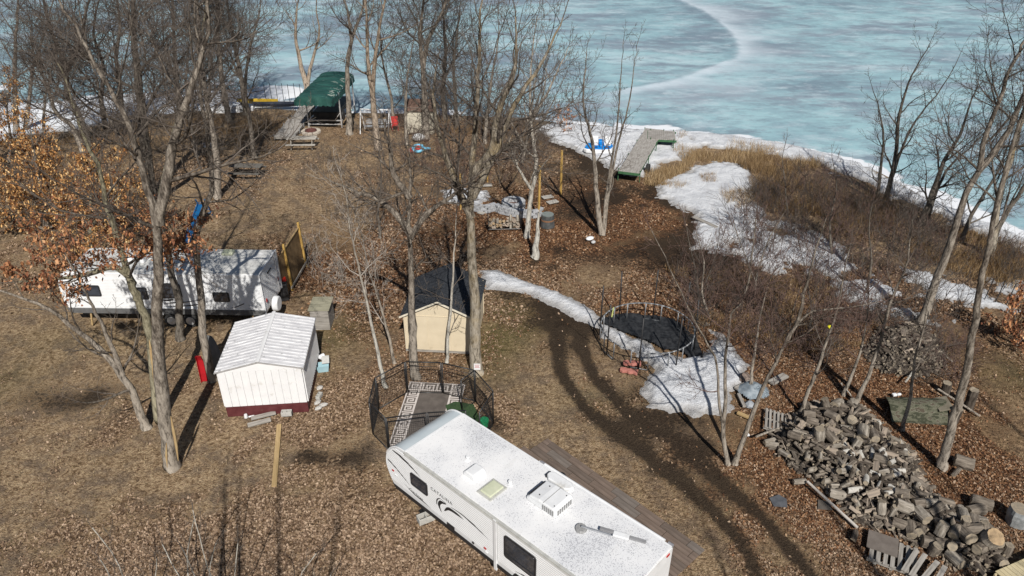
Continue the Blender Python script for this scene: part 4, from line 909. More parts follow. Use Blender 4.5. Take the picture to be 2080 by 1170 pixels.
swoosh(m, [(1.75, 1.35), (1.95, 1.58), (2.3, 1.62), (2.6, 1.6)], [.02, .12, .1, .0], -.0205)
swoosh(m, [(2.05, 1.72), (2.5, 1.76), (3.0, 1.7), (3.62, 1.56)], [.01, .05, .06, .0], -.0205)
swoosh(m, [(5.5, 1.35), (5.9, 1.5), (6.4, 1.5), (6.9, 1.4)], [.0, .06, .07, .0], -.0205)
swoosh(m, [(4.6, 1.1), (5.0, 1.2), (5.5, 1.15), (5.9, 1.05)], [.0, .05, .05, .0], -.0205)
m.build('side_graphics', BLACK, rv)
for a, b, mt in ((-.62, 1.42, REDL), (3.45, 1.1, REDL), (3.5, .98, WHITE), (-.5, 1.3, WHITE)):
    m = MB(); m.box((a, -.03, b), (.09, .03, .045)); m.build('marker_light', mt, rv, .005)
m = MB(); m.box((2.0, -.02, .86), (.32, .03, .2)); m.build('utility_hatch', BLACK, rv, .01)
m = MB(); m.cyl((2.95, -.03, .93), (2.95, 0, .93), .045, .045, 10); m.build('water_inlet', BLACK, rv)
for yy, zz in ((.35, 2.3), (W_ - .2, 2.42), (W_ - .15, 1.3)):
    m = MB(); m.box((L_ + .035, yy, zz), (.03, .14, .06)); m.build('tail_light', REDL, rv, .005)
for k, (c, w, h) in enumerate([((1.2, 1.75), 1.0, .55)]):
    m = MB(); m.prism([(a, b) for a, b in rrect(c[0], c[1], w, h, .08)], L_ + .02, L_ + .045, axis='x'); m.build('rear_window', GLASS, rv)
for x_ in (4.9, 5.75): wheel(rv, x_, .16)
m = MB(); m.prism([(4.4, .66), (4.6, 1.02), (6.05, 1.02), (6.25, .66)], -.03, .0); m.build('wheel_arch', BLACK, rv, .01)
for a, b in ((.3, .3), (.3, W_ - .3), (7.3, .3), (7.3, W_ - .3)):
    m = MB(); m.beam((a, b, .08), (a + .3, b, .62), .05, .05); m.box((a, b, .04), (.2, .2, .06)); m.build('stabiliser_jack', BLACKM, rv)

def cinder(name, label, px, py, rz, z=0, sc=1.0, group=None):
    m = MB()
    for y_ in (-.09, .09): m.box((0, y_, 0), (.4, .025, .19))
    for x_ in (-.185, 0, .185): m.box((x_, 0, 0), (.03, .17, .19))
    o = m.build(name, CONC, None, .006); x, y = P(px, py, z); o.location = (x, y, z + .1); o.rotation_euler = (0, 0, rz); o.scale = (sc, sc, sc)
    return tag(o, label, 'concrete block', group)
b1 = cinder('concrete_block', 'pair of pale levelling blocks lying on the ground beside the near camper wall', 865, 1056, .5, 0, 1.3)

# ---------------------------------------------------------- patio of long slabs
pc = P(1113, 892); pa = R(-47.6)
pt = thing('patio', 'brown wood-look slab patio along the far side of the near camper', 'patio', (pc[0], pc[1], .02), pa)
PM = [simple(q, c1, c2, 3, .75, .3, bmp=.25, stretch=(.35, 3, 1), det=8) for q, c1, c2 in (('slab_brown', (.125, .093, .073), (.205, .155, .125)), ('slab_dark', (.1, .077, .062), (.17, .132, .108)), ('slab_grey', (.125, .105, .09), (.2, .17, .148)))]
for r_ in range(13):
    y_ = -.15 - .3 * r_; x = -.02 if r_ < 3 else -.3; e = 6.72 if r_ < 9 else 6.9; nx_ = x + .25 + .75 * ((r_ * .37) % 1)
    while x < e - .05:
        w = min(nx_, e) - x; nx_ = min(nx_, e)
        if e - nx_ < .2: nx_ = e; w = e - x
        m = MB(); m.box((0, 0, 0), (w - .018, .284, .05)); o = m.build('paver', rnd.choice([PM[0], PM[0], PM[1], PM[2]]), pt, .004)
        o.location = (x + w / 2, y_, RG(0, .003)); o.rotation_euler = (RG(0, .006), RG(0, .004), 0); x = nx_; nx_ = x + 1.0

# ---------------------------------------------------------- white metal shed
aL = P(463, 847); sh = thing('metal_shed', 'white ribbed metal shed with maroon skirt boards', 'shed', (aL[0], aL[1], 0), R(5.8))
SW, SD, SH, SP = 2.98, 3.3, 2.05, 2.4
METW = simple('white_sheet_metal', (.8, .8, .8), (.74, .74, .75), 2, .4, .5, dirt=((.56, .54, .5), 1.9, .6))
METR = simple('weathered_sheet_roof', (.72, .72, .73), (.5, .5, .52), 3, .45, .4, stretch=(.6, 3, 1), det=7, dirt=((.3, .3, .31), 4, .6))
m = MB(); m.box((SW / 2, SD / 2, .25), (SW, SD, .5)); m.build('skirt', MAROON, sh, .01)
nP = 11
for k in range(nP):
    x0, x1 = SW * k / nP, SW * (k + 1) / nP; hz = lambda x: SH + (SP - SH) * (1 - abs(x - SW / 2) / (SW / 2)) - .03
    for y0, y1, nm in ((-.025, .0, 'wall_panel'), (SD, SD + .025, 'wall_panel')):
        m = MB(); pr = [(x0 + .006, .48), (x1 - .006, .48), (x1 - .006, SH - .01), (x0 + .006, SH - .01)]
        m.prism(pr, y0, y1); m.build(nm, METW, sh, .006)
for y0, y1 in ((-.035, 0), (SD, SD + .035)):
    m = MB(); m.prism([(0, SH), (SW, SH), (SW / 2, SP)], y0, y1); m.build('gable', METW, sh)
m = MB(); m.box((SW / 2, SD / 2, 1.25), (SW - .02, SD - .01, 1.6)); m.build('frame', METW, sh)
for x_, s in ((0, -1), (SW, 1)):
    m = MB(); k = 0; y_ = .03
    while y_ < SD - .05:
        m.box((x_ + s * .025, y_ + .045, 1.26), (.05, .075, 1.58)); y_ += .165
    m.build('side_wall', METW, sh, .008)
for s in (0, 1):
    x0, x1 = (-.08, SW / 2) if s == 0 else (SW + .08, SW / 2)
    zE = SH + .03; m = MB()
    m.prism([(x0, zE - .02), (x1, SP + .03), (x1, SP + .05), (x0, zE)], -.06, SD + .06); y_ = .0
    while y_ < SD:
        for dy_, hh in ((0, .035),):
            a = Vector((x0, y_, zE + .015)); b = Vector((x1, y_, SP + .065)); m.beam(a, b, .045, .035)
        y_ += .205
    m.build('roof_slope', METR, sh)
m = MB(); m.prism([(SW / 2 - .07, SP + .07), (SW / 2, SP + .095), (SW / 2 + .07, SP + .07)], -.07, SD + .07); m.build('ridge_cap', METW, sh)
m = MB()
for x_ in (-.09, SW + .09): m.box((x_, SD / 2, SH + .0), (.02, SD + .14, .05))
for s in (0, 1):
    x0, x1 = (-.09, SW / 2) if s == 0 else (SW + .09, SW / 2)
    m.beam((x0, -.07, SH + .02), (x1, -.07, SP + .04), .02, .05)
m.build('roof_trim', ALU, sh)

# ---------------------------------------------------------- cream shed with shingles
cs_ = thing("garden_shed", "cream coloured wooden shed with dark shingle roof in the middle of the yard", "shed", (-4.5, 25.86, 0), R(-4.7))
CW, CD, CH, CP = 2.95, 3.15, 1.8, 2.5
CREAM = simple('cream_siding', (.66, .57, .42), (.6, .515, .375), 2, .7, .2, dirt=((.5, .42, .3), 1.5, .66))
SHG = simple('charcoal_shingle', (.018, .021, .026), (.05, .054, .062), 14, .9, .2, bmp=.5, det=6)
m = MB(); m.prism([(0, .05), (CW, .05), (CW, CH), (CW / 2, CP - .04), (0, CH)], 0, CD); m.build('wall', CREAM, cs_, .01)
for x_ in (.03, CW - .03):
    m = MB(); m.box((x_, -.012, .95), (.06, .024, 1.72)); m.build('corner_trim', CREAM, cs_, .004)
for y_ in (.03, CD - .03):
    m = MB(); m.box((CW + .012, y_, .95), (.024, .06, 1.72)); m.build('corner_trim', CREAM, cs_, .004)
for x_ in (CW / 3, 2 * CW / 3):
    m = MB(); m.box((x_, -.006, .95), (.025, .014, 1.66)); m.build('wall_batten', CREAM, cs_)
m = MB(); m.box((CW / 2, -.01, 1.78), (CW - .1, .016, .03)); m.build('gable_trim', CREAM, cs_, .004)
for s in (-1, 1):
    ex = CW / 2 + s * (CW / 2 + .13); ez = CH - .07
    m = MB(); rows = 12
    for r_ in range(rows):
        t0, t1 = r_ / rows, (r_ + 1) / rows
        xa, za = ex + (CW / 2 - ex) * t0, ez + (CP + .02 - ez) * t0; xb, zb = ex + (CW / 2 - ex) * t1, ez + (CP + .02 - ez) * t1
        y_ = -.1
        while y_ < CD + .1:
            w = min(.3, CD + .12 - y_); lift = .022 + RR() * .008
            vs = [(xa, y_ + .006, za + lift), (xa, y_ + w - .006, za + lift), (xb, y_ + w - .006, zb + .008), (xb, y_ + .006, zb + .008),
                  (xa, y_ + .006, za), (xa, y_ + w - .006, za)]
            m.add(vs, [(0, 1, 2, 3), (0, 4, 5, 1)]); y_ += .3
    m.prism([(ex, ez - .04), (ex, ez), (CW / 2, CP + .02), (CW / 2, CP - .05)], -.11, CD + .11)
    m.build('roof', SHG, cs_)
m = MB()
for s in (-1, 1):
    ex = CW / 2 + s * (CW / 2 + .14)
    m.beam((ex, -.13, CH - .06), (CW / 2, -.13, CP + .03), .03, .07)
m.build('barge_board', simple('cream_trim', (.74, .68, .55)), cs_)
m = MB(); m.box((CW / 2, -.03, .06), (CW, .02, .1)); m.build('base', GREYWOOD, cs_)

# ---------------------------------------------------------- far camper
fr_ = P(540, 640, .72); frx = fr_[0]; fry = fr_[1]
L2 = 8.85
r2 = thing('travel_trailer', 'white travel trailer camper under the oak trees, with a white spare wheel cover', 'camper', (frx - L2 * math.cos(R(-1.5)), fry - L2 * math.sin(R(-1.5)), 0), R(-1.5))
H2 = 2.72; W2 = 2.4
f2 = [(.55, H2), (.3, H2 - .05), (.12, H2 - .2), (.02, H2 - .5), (-.02, 1.9), (0, 1.3), (.2, .72)]
def fx2(z):
    for (a, b), (c, d) in zip(f2[:-1], f2[1:]):
        if d <= z <= b: return a + (c - a) * (b - z) / (b - d)
    return f2[-1][0]
m = MB(); m.prism(f2 + [(L2, .72), (L2, H2)], .02, W2); m.build('body', SIDING, r2, .02)
siding(r2, lambda z: fx2(z) + .04, L2 - .02, .98, 2.5, .01, depth=.01)
m = MB(); m.box((L2 / 2 + .25, W2 / 2, H2 + .012), (L2 - .6, W2 - .14, .03)); m.build('roof', simple('greyed_roof', (.5, .5, .48), (.68, .68, .66), 1.5, .7, dirt=((.75, .75, .75), .8, .6)), r2)
m = MB(); m.prism([(.2, .7), (.02, .95), (L2, .95), (L2, .7)], -.008, .02); m.build('skirt', simple('grey_skirt', (.1, .1, .1), (.14, .14, .14)), r2)
m = MB(); m.box((L2 / 2, W2 / 2, .6), (L2 - .6, 1.5, .15)); m.build('chassis', BLACKM, r2)
window(r2, 1.35, 1.85, .9, .55, 0, r=.08); window(r2, 4.75, 1.9, 1.2, .75, 0, r=.1, split=1.75); window(r2, 3.6, 1.75, .5, .6, 0, r=.06); window(r2, 7.05, 1.62, .72, .48, 0, r=.08)
m = MB()
swoosh(m, [(4.4, 1.25), (4.9, 1.3), (5.5, 1.35), (6.3, 1.5)], [.0, .06, .04, .0], -.012)
swoosh(m, [(4.3, 1.1), (5.0, 1.12), (5.8, 1.2), (6.5, 1.4)], [.0, .05, .05, .0], -.013)
swoosh(m, [(4.35, 1.4), (4.7, 1.42), (4.95, 1.48)], [.0, .1, .0], -.0125)
swoosh(m, [(7.3, 1.05), (7.6, 1.12), (8.0, 1.3)], [.0, .04, .04], -.013); m.build('side_graphics', BLACK, r2)
for a in (4.55, 5.4): wheel(r2, a, .14, .33)
m = MB()
for a, b in ((4.1, 4.25), (5.85, 6.0)): m.prism([(a, .66), (a - .05, 1.0), (b, 1.05), (b + .05, .66)], -.03, .01)
m.box((4.95, -.02, 1.03), (1.7, .05, .05)); m.build('fender', WHITE, r2, .01)
for a, b in ((6.1, 1.6),):
    m = MB(); m.box((6.08, -.01, 1.5), (.05, .04, 1.7)); m.build('wall_seam', WHITE, r2, .006)
# rear wall with siding, spare, ladder
vs = []; fs_ = []
K_ = 30
for i in range(K_):
    za = .8 + 1.85 * i / K_; zb = .8 + 1.85 * (i + .7) / K_; zc = .8 + 1.85 * (i + .8) / K_
    for z_, d in ((za, .012), (zb, .012), (zc, 0)): vs += [(L2 + .004 + d, .03, z_), (L2 + .004 + d, W2 - .03, z_)]
m = MB(); m.add(vs, [(2 * i, 2 * i + 1, 2 * i + 3, 2 * i + 2) for i in range(len(vs) // 2 - 1)]); m.build('rear_wall', SIDING, r2)
for p_, q_ in (((L2 + .02, .03, .75), (L2 + .02, .03, H2)), ((L2 + .02, W2 - .03, .75), (L2 + .02, W2 - .03, H2)), ((L2 + .02, 0, H2), (L2 + .02, W2, H2))):
    m = MB(); m.beam(p_, q_, .05, .05); m.build('corner_trim', WHITE, r2, .008)
sp = MB(); sp.cyl((L2 + .2, .62, .95), (L2 + .46, .62, .95), .36, .34, 22); so = sp.build('spare_wheel_cover', WHITE, r2, .06, seg=3)
m = MB(); m.beam((L2, .62, .8), (L2 + .3, .62, .8), .05, .05); m.build('bracket', BLACKM, so)
m = MB()
for y_ in (1.75, 2.1): m.cyl((L2 + .12, y_, .9), (L2 + .12, y_, H2 + .1), .016, .016, 6)
for k in range(6): m.cyl((L2 + .12, 1.75, 1.05 + .3 * k), (L2 + .12, 2.1, 1.05 + .3 * k), .014, .014, 6)
m.build('ladder', ALU, r2)
m = MB(); m.box((L2 + .05, .3, 1.3), (.03, .1, .16)); m.box((L2 + .05, 2.0, 1.45), (.03, .1, .16)); m.build('tail_light', REDL, r2, .005)
m = MB(); m.box((L2 + .03, 1.2, 2.3), (.03, .5, .05)); m.build('top_lights', BLACK, r2)
for a in (.9, L2 - .7):
    m = MB(); m.beam((a, .05, .03), (a + .1, .1, .74), .07, .07); m.build('support_post', TANWOOD, r2, .008)
m = MB(); m.box((6.9, 1.9, H2 + .1), (.5, .4, .14)); m.build('roof_vent', SKYL, r2, .04)
m = MB(); m.box((3.1, 1.2, H2 + .15), (.9, .7, .26)); m.build('air_conditioner', WHITE, r2, .06, seg=3)
m = MB(); m.cyl((5.3, 1.9, H2), (5.3, 1.9, H2 + .12), .05, .05, 8); m.build('plumbing_vent', WHITE, r2)

# ---------------------------------------------------------- beside the far camper
ps = thing('plywood_screen', 'brown plywood screen on two leaning yellow posts behind the far camper', 'screen', P3(592, 590), 0)
o0 = P(592, 590); q1 = P(620, 542); dx, dy_ = q1[0] - o0[0], q1[1] - o0[1]; sl = math.hypot(dx, dy_); sa = math.atan2(dy_, dx)
ps.rotation_euler = (0, 0, sa)
m = MB(); m.box((sl * .35, .05, 1.15), (sl * 1.55, .02, 2.1)); m.build('plywood_sheet', PLY, ps)
for x_ in (0, sl): 
    m = MB(); m.beam((x_, -.06, 0), (x_ - .0, .02, 2.5), .1, .09); m.build('post', YELWOOD, ps, .006)
m = MB(); m.beam((-.3, .03, 2.22), (sl * 1.15, .03, 2.22), .06, .04); m.build('top_rail', TANWOOD, ps)
m = MB(); m.beam((-.2, -.1, .25), (sl * 1.2, -.1, .3), .05, .1); m.build('bottom_rail', GREYWOOD, ps)
def prop(name, label, cat, mb, mat, x, y, z=0, rz=0, bevel=0, smooth=False, group=None, kind=None):
    o = mb.build(name, mat, None, bevel, smooth); o.location = (x, y, z); o.rotation_euler = (0, 0, rz); return tag(o, label, cat, group, kind)
x, y = P(578, 607); m = MB(); m.box((0, 0, .45), (.45, .5, .9)); m.prism([(-.2, .9), (.2, .9), (.12, 1.0), (-.12, 1.0)], -.2, .2)
gb = prop('storage_bin', 'black bin leaning behind the spare wheel of the far camper', 'bin', m, BLACK, x, y, 0, .3, .04)
m = MB(); m.box((0, 0, .02), (.4, .32, .1)); m.cyl((-.1, 0, .06), (-.1, 0, .16), .05, .04, 8)
prop('fuel_can', 'small red can on the black bin behind the far camper', 'fuel can', m, simple('red_plastic', (.5, .03, .02), (.4, .02, .015), 4, .4), x, y + .05, 1.0, .4, .03)
# blue plastic slide behind the far camper
a, b = P(380, 497), P(424, 436)
sl_ = thing('playground_slide', 'blue plastic slide standing behind the far camper', 'slide', (a[0], a[1], 0), math.atan2(b[1] - a[1], b[0] - a[0]))
BLUE = simple('blue_plastic', (.008, .07, .19), (.012, .13, .32), 3, .45, .4); D = math.dist(a, b)
m = MB(); m.beam((0, 0, .12), (D * .8, 0, 1.0), .3, .03); m.build('chute', BLUE, sl_)
for s in (-.27, .27):
    m = MB(); m.beam((0, s * .6, .18), (D * .8, s * .6, 1.06), .05, .14); m.build('side_rail', BLUE, sl_, .015)
for s in (-.25, .25):
    m = MB(); m.beam((D * .98, s, 0), (D * .8, s, 1.3), .06, .06); m.build('leg', BLUE, sl_)
m = MB()
for k in range(4): m.cyl((D * (.95 - .04 * k), -.25, .2 + .28 * k), (D * (.95 - .04 * k), .25, .2 + .28 * k), .02, .02, 6)
m.build('ladder_rungs', BLUE, sl_)
# red sled, leaning sheet
x, y = P(417, 776)
m = MB(); n_ = 9
prof = [(-.13, .12), (-.11, .02), (.11, .02), (.13, .12)]
vs = []
for i in range(n_ + 1):
    t = i / n_; zz = .02 + 1.25 * t; yy = .15 + .12 * t + (.14 * max(0, t - .8) * 5) * -1
    wd = 1 - .25 * max(0, t - .75) * 4 * .6
    for (px_, d_) in prof: vs.append((px_ * wd, yy - d_, zz))
fs_ = []
for i in range(n_):
    for k in range(3): fs_.append((i * 4 + k, i * 4 + k + 1, i * 4 + k + 5, i * 4 + k + 4))
m.add(vs, fs_)
o = prop('sled', 'red plastic sled standing against the grey tree left of the white metal shed', 'sled', m, simple('red_sled', (.42, .012, .02), (.3, .01, .015), 3, .3, .5), x, y - .1, 0, .15)
sm_ = o.modifiers.new('shell', 'SOLIDIFY'); sm_.thickness = .015
x, y = P(443, 745)
m = MB(); m.prism([(-.35, 0), (.35, 0), (.35, 1.0), (.28, 1.3), (.1, 1.45), (-.1, 1.45), (-.28, 1.3), (-.35, 1.0)], -.02, .02)
o = prop('leaning_board', 'grey rounded board leaning in the shade left of the white metal shed', 'board', m, simple('grey_board', (.16, .17, .17), (.25, .25, .24), 3, .8), x, y, 0, R(72), .01); o.rotation_euler = (R(-12), 0, R(66))
m = MB(); m.beam((0, 0, 0), (.35, .5, 1.5), .05, .03)
prop('plank', 'thin plank leaning beside the grey rounded board', 'plank', m, TANWOOD, x + .35, y - .2)
# small wooden hutch behind the metal shed
h0 = P(633, 672); hu = thing('wood_box', 'small grey wooden box hutch behind the white metal shed', 'wooden box', (h0[0], h0[1], 0), R(2))
for k in range(5):
    m = MB(); m.box((.42, .12 + .24 * k, 1.03), (.92, .225, .035)); m.build('roof_board', simple('mossy_board', (.25, .24, .17), (.36, .34, .25), 5, .9, stretch=(.3, 3, 3)) if k == 0 else bpy.data.materials['mossy_board'], hu)
m = MB(); m.box((.42, .6, .5), (.8, 1.1, 1.0)); m.build('body', GREYWOOD, hu, .01)
# debris round the metal shed
def plank(label, p1, p2, w=.14, t=.04, mat=GREYWOOD, z=.05, z2=None, cat='plank', name='plank', group=None):
    a = P(*p1, z); b = P(*p2, z if z2 is None else z2); m = MB(); L = math.dist(a, b)
    m.box((L / 2, 0, 0), (L, w, t)); o = m.build(name, mat, None, .004); o.location = (a[0], a[1], z); o.rotation_euler = (0, -math.atan2((z2 or z) - z, L), math.atan2(b[1] - a[1], b[0] - a[0]))
    return tag(o, label, cat, group)
plank('long tan board lying on the leaves in front of the white metal shed', (567, 862), (557, 988), .17, .04, TANWOOD, .04)
plank('weathered short board at the maroon skirt, the rear of two', (510, 850), (560, 838), .2, .05, GREYWOOD, .1)
plank('weathered short board at the maroon skirt, the front of two', (503, 864), (550, 852), .22, .05, GREYWOOD, .05)
cinder('concrete_block', 'concrete block against the maroon skirt of the metal shed', 583, 843, .1, .12, .95)
cinder('concrete_block', 'concrete block lying on the ground right of the metal shed', 649, 808, 1.4, 0, .8)
def rock(name, label, px, py, s, mat, sc=(1, .8, .5), cat='rock', z=0, group=None):
    m = MB(); m.ball((0, 0, 0), 1, 7, 5); v = [tuple(c * (1 + RG(0, .12)) for c in q) for q in m.v]; m.v = v
    x, y = P(px, py); o = m.build(name, mat); o.scale = (s * sc[0], s * sc[1], s * sc[2]); o.location = (x, y, z + s * sc[2] * .7); o.rotation_euler = (0, 0, RR() * 6)
    return tag(o, label, cat, group)
PALEST = simple('pale_stone', (.42, .4, .37), (.55, .53, .5), 6, .9)
for i, (a, b, lb) in enumerate([(648, 830, 'pale rubble piece at the right front corner of the metal shed'), (657, 824, 'second pale rubble piece right of the metal shed'), (645, 819, 'small flat rubble piece beside the lying concrete block'), (650, 789, 'grey rubble piece along the shaded side of the metal shed')]):
    rock('rubble', lb, a, b, .16, PALEST, (1, .7, .4))
x, y = P(500, 848); m = MB(); m.cyl((0, 0, 0), (0, 0, .14), .07, .06, 10); m.cyl((.1, 0, .03), (.3, .05, .05), .03, .03, 6)
prop('white_jug', 'small white jug at the left front of the maroon skirt', 'jug', m, WHITE, x, y)
x, y = P(657, 752); tb = thing('storage_tub', 'pale blue plastic tub with white lids right of the metal shed', 'tub', (x, y, 0), .2)
LB = simple('pale_blue_plastic', (.3, .48, .54), (.38, .56, .62), 3, .5)
m = MB(); m.add([(-.2, -.14, 0), (.2, -.14, 0), (.2, .14, 0), (-.2, .14, 0), (-.25, -.18, .3), (.25, -.18, .3), (.25, .18, .3), (-.25, .18, .3)], [(0, 1, 2, 3), (0, 1, 5, 4), (1, 2, 6, 5), (2, 3, 7, 6), (3, 0, 4, 7)]); m.build('tub', LB, tb)
m = MB(); m.box((.12, .22, .36), (.3, .36, .03), M=Matrix.Rotation(.5, 3, 'X')); m.build('lid', simple('grey_lid', (.5, .5, .48)), tb, .01)
x, y = P(648, 740); m = MB(); m.box((0, 0, .3), (.5, .3, .03), M=Matrix.Rotation(.7, 3, 'Y')); prop('white_board', 'small white board leaning on the blue tub', 'board', m, WHITE, x, y, .1, .5)
x, y = P(653, 738); m = MB(); m.cyl((0, 0, .35), (.25, .08, .4), .09, .09, 12); prop('white_bottle', 'white bottle lying on the blue tub', 'bottle', m, WHITE, x - .05, y - .1, .0, .3, .03)

# ---------------------------------------------------------- dog pen, rug
KH = 1.45
kp = [P(790, 916), P(757, 882), P(769, 832), P(828, 798), P(900, 800), P(966, 816), P(1003, 860)]
k0 = kp[0]; pen = thing('dog_pen', 'black wire panel dog pen around the patterned rug', 'dog pen', (k0[0], k0[1], 0))
WIRE = BLACKM
def pen_panel(a, b, lean=0.0):
    a = Vector((a[0] - k0[0], a[1] - k0[1], .04)); b = Vector((b[0] - k0[0], b[1] - k0[1], .04)); d = (b - a); L = d.length; d.normalize(); nrm = Vector((-d.y, d.x, 0)) * lean
    up = Vector((0, 0, KH)) + nrm; a = a + d * .03; b = b - d * .03
    f = MB(); c = [a, b, b + up, a + up]
    for p, q in ((0, 1), (1, 2), (2, 3), (3, 0)): f.cyl(c[p], c[q], .026, .026, 6)
    f.cyl(a + up * .86, b + up * .86, .012, .012, 5)
    o = f.build('panel', BLACKM, pen, smooth=True)
    w = MB(); n_ = int(L / .075)
    for i in range(1, n_): q = a + (b - a) * i / n_; w.cyl(q, q + up, .0045, .0045, 3, caps=False)
    for i in range(1, 15): q = up * i / 15; w.cyl(a + q, b + q, .0045, .0045, 3, caps=False)
    o2 = w.build('wire_mesh', BLACKM, o); o2['kind'] = 'stuff'
for a, b in zip(kp[:-1], kp[1:]): pen_panel(a, b)
pen_panel(kp[6], P(975, 905)); pen_panel(P(790, 916), P(872, 905)); pen_panel(P(872, 905), P(950, 900)); pen_panel(kp[5], P(938, 838))
ra, rb, rc = P(833, 777), P(945, 783), P(788, 922)
RWd = math.dist(ra, rb); RLn = math.dist(ra, rc); rang = math.atan2(rb[1] - ra[1], rb[0] - ra[0])
rug = thing('outdoor_rug', 'grey outdoor rug with white greek key border inside the dog pen', 'rug', (ra[0], ra[1], .03), rang)
RUGG = simple('rug_grey', (.105, .09, .08), (.15, .13, .115), 3, .95, .1); RUGW = simple('rug_white', (.62, .57, .53), (.55, .5, .47), 6, .95, .1)
m = MB(); m.box((RWd / 2, -RLn / 2, 0), (RWd, RLn, .014)); m.build('rug_field', RUGG, rug)
U = [[1,1,1,1,1,1,1,1],
     [0,0,0,0,0,0,0,1],
     [0,1,1,1,1,1,0,1],
     [0,1,0,0,0,1,0,1],
     [0,1,0,1,1,1,0,1],
     [0,1,0,0,0,0,0,1],
     [0,1,1,1,1,1,1,1],
     [0,0,0,0,0,0,0,0]]
def key(mb, x0, y0, sx, sy, vert, flip):
    for i in range(8):
        for j in range(8):
            if U[i][j] == 0: continue
            a, b = (i, j) if vert else (j, i)
            if flip: a = 7 - a
            mb.box((x0 + (a + .5) * sx, y0 - (b + .5) * sy, .0095), (sx * 1.01, sy * 1.01, .004))
kw = .42; m = MB()
nl = int(RLn / .42); sy = RLn / nl / 8
for k in range(nl):
    key(m, .07, -k * RLn / nl, kw / 8, sy, False, False); key(m, RWd - .07 - kw, -k * RLn / nl, kw / 8, sy, False, True)
nw = int((RWd - 1.1) / .42); sx = (RWd - 1.1) / nw / 8
for k in range(nw): key(m, .55 + k * (RWd - 1.1) / nw, -.07, sx, kw / 8, True, False); key(m, .55 + k * (RWd - 1.1) / nw, -RLn + .07 + kw, sx, kw / 8, True, False)
m.build('key_pattern', RUGW, rug)['kind'] = 'stuff'
m = MB()
for x_ in (.02, .075 + kw, RWd - .02, RWd - .075 - kw): m.box((x_ + .0, -RLn / 2, .0125), (.045, RLn, .004))
for y_ in (-.02, -.075 - kw): m.box((RWd / 2, y_, .0165), (RWd, .045, .004))
m.build('border_stripe', RUGW, rug)
m = MB(); a = P(905, 826); vs = [P(905, 826), P(925, 818), P(962, 824), (P(975, 852)), P(960, 880), P(925, 870), P(912, 850)]
m.prism([(p[0] - a[0], p[1] - a[1]) for p in vs], 0, .02, axis='z')
prop('green_mat', 'dark green mat beside the rug in the dog pen', 'mat', m, simple('green_turf', (.02, .045, .02), (.05, .09, .035), 20, .95, bmp=.5), a[0], a[1], .045)
x, y = P(984, 866); m = MB(); m.cyl((0, 0, 0), (0, 0, .34), .13, .17, 14)
gt = prop('green_bucket', 'bright green bucket at the right side of the dog pen', 'bucket', m, simple('bright_green', (.01, .3, .11), (.02, .42, .17), 8, .5, bmp=.3), x, y, 0, 0, .02)
sg = thing('trunk_sign', 'small white notice nailed low on the big oak', 'sign', (P(971, 747)[0], P(968, 757)[1] - .31, .42))
m = MB(); m.box((0, 0, .1), (.26, .015, .3)); m.build('sign_plate', WHITE, sg)
for k, (w_, z_) in enumerate([(.2, .19), (.16, .13), (.2, .07)]):
    m = MB(); m.box((0, -.0095, z_), (w_, .004, .018)); m.build('red_print', REDL, sg)

# ---------------------------------------------------------- trampoline
tc = P(1315, 664, .85); tr = thing('trampoline', 'old round trampoline frame with its black mat fallen inside', 'trampoline', (tc[0], tc[1] - .05, 0), .1)
TR = 1.97
m = MB(); ring = [(TR * math.cos(t), TR * math.sin(t), .88) for t in np.linspace(0, 2 * math.pi, 49)]
m.pipe(ring, .03, 7); m.build('ring', simple('dull_steel', (.2, .21, .22), (.34, .35, .36), 5, .45, .4, metal=.4), tr, smooth=True)
for k in range(8):
    t = 2 * math.pi * k / 8 + .2; t2 = t + .36
    m = MB(); c1 = (TR * math.cos(t), TR * math.sin(t)); c2 = (TR * math.cos(t2), TR * math.sin(t2))
    m.cyl((c1[0], c1[1], .88), (c1[0], c1[1], .05), .026, .026, 6); m.cyl((c2[0], c2[1], .88), (c2[0], c2[1], .05), .026, .026, 6); m.cyl((c1[0], c1[1], .06), (c2[0], c2[1], .06), .02, .02, 6)
    m.build('leg', bpy.data.materials['dull_steel'], tr, smooth=True)
for k in range(8):
    t = 2 * math.pi * k / 8 + .38; ln = RG(0, .08)
    c = (TR * 1.03 * math.cos(t), TR * 1.03 * math.sin(t)); m = MB()
    m.cyl((c[0], c[1], .1), (c[0] * (1 + ln * .4), c[1] * (1 + ln * .4), 2.55), .03, .03, 7); m.build('net_pole', BLACK, tr, smooth=True)
q = [P(1218, 650), P(1262, 640), (P(1330, 644)), P(1368, 654), P(1392, 672), P(1418, 700), P(1425, 732), P(1400, 726), P(1380, 712), P(1350, 708), P(1305, 690), P(1262, 672), P(1235, 662)]
q = [(a - tc[0], b - tc[1]) for a, b in q]
xs_ = np.arange(-3, 3.4, .09); ys_ = np.arange(-3, 3, .09)
me = grid_mesh('mat', xs_, ys_, lambda x, y: .0 + .16 * fbm(x, y, 1.1, 4, 77) + .06 * fbm(x, y, 5, 2, 7), simple('black_mat', (.012, .013, .015), (.04, .042, .045), 6, .6, .3, bmp=.4), keep=lambda x, y: sdpoly(x, y, q) + .25 * (fbm(x, y, 2, 3, 5) - .5) > 0)
o = link('fallen_mat', me, tr); o.rotation_euler = (0, 0, -.1)
m = MB(); m.box((-1.15, TR - .4, .72), (.05, .02, .5), M=Matrix.Rotation(.1, 3, 'Y')); m.build('yellow_strap', simple('yellow_strap', (.5, .55, .2)), tr)
PINK = simple('pink_paver', (.36, .13, .105), (.47, .2, .16), 8, .9, bmp=.4)
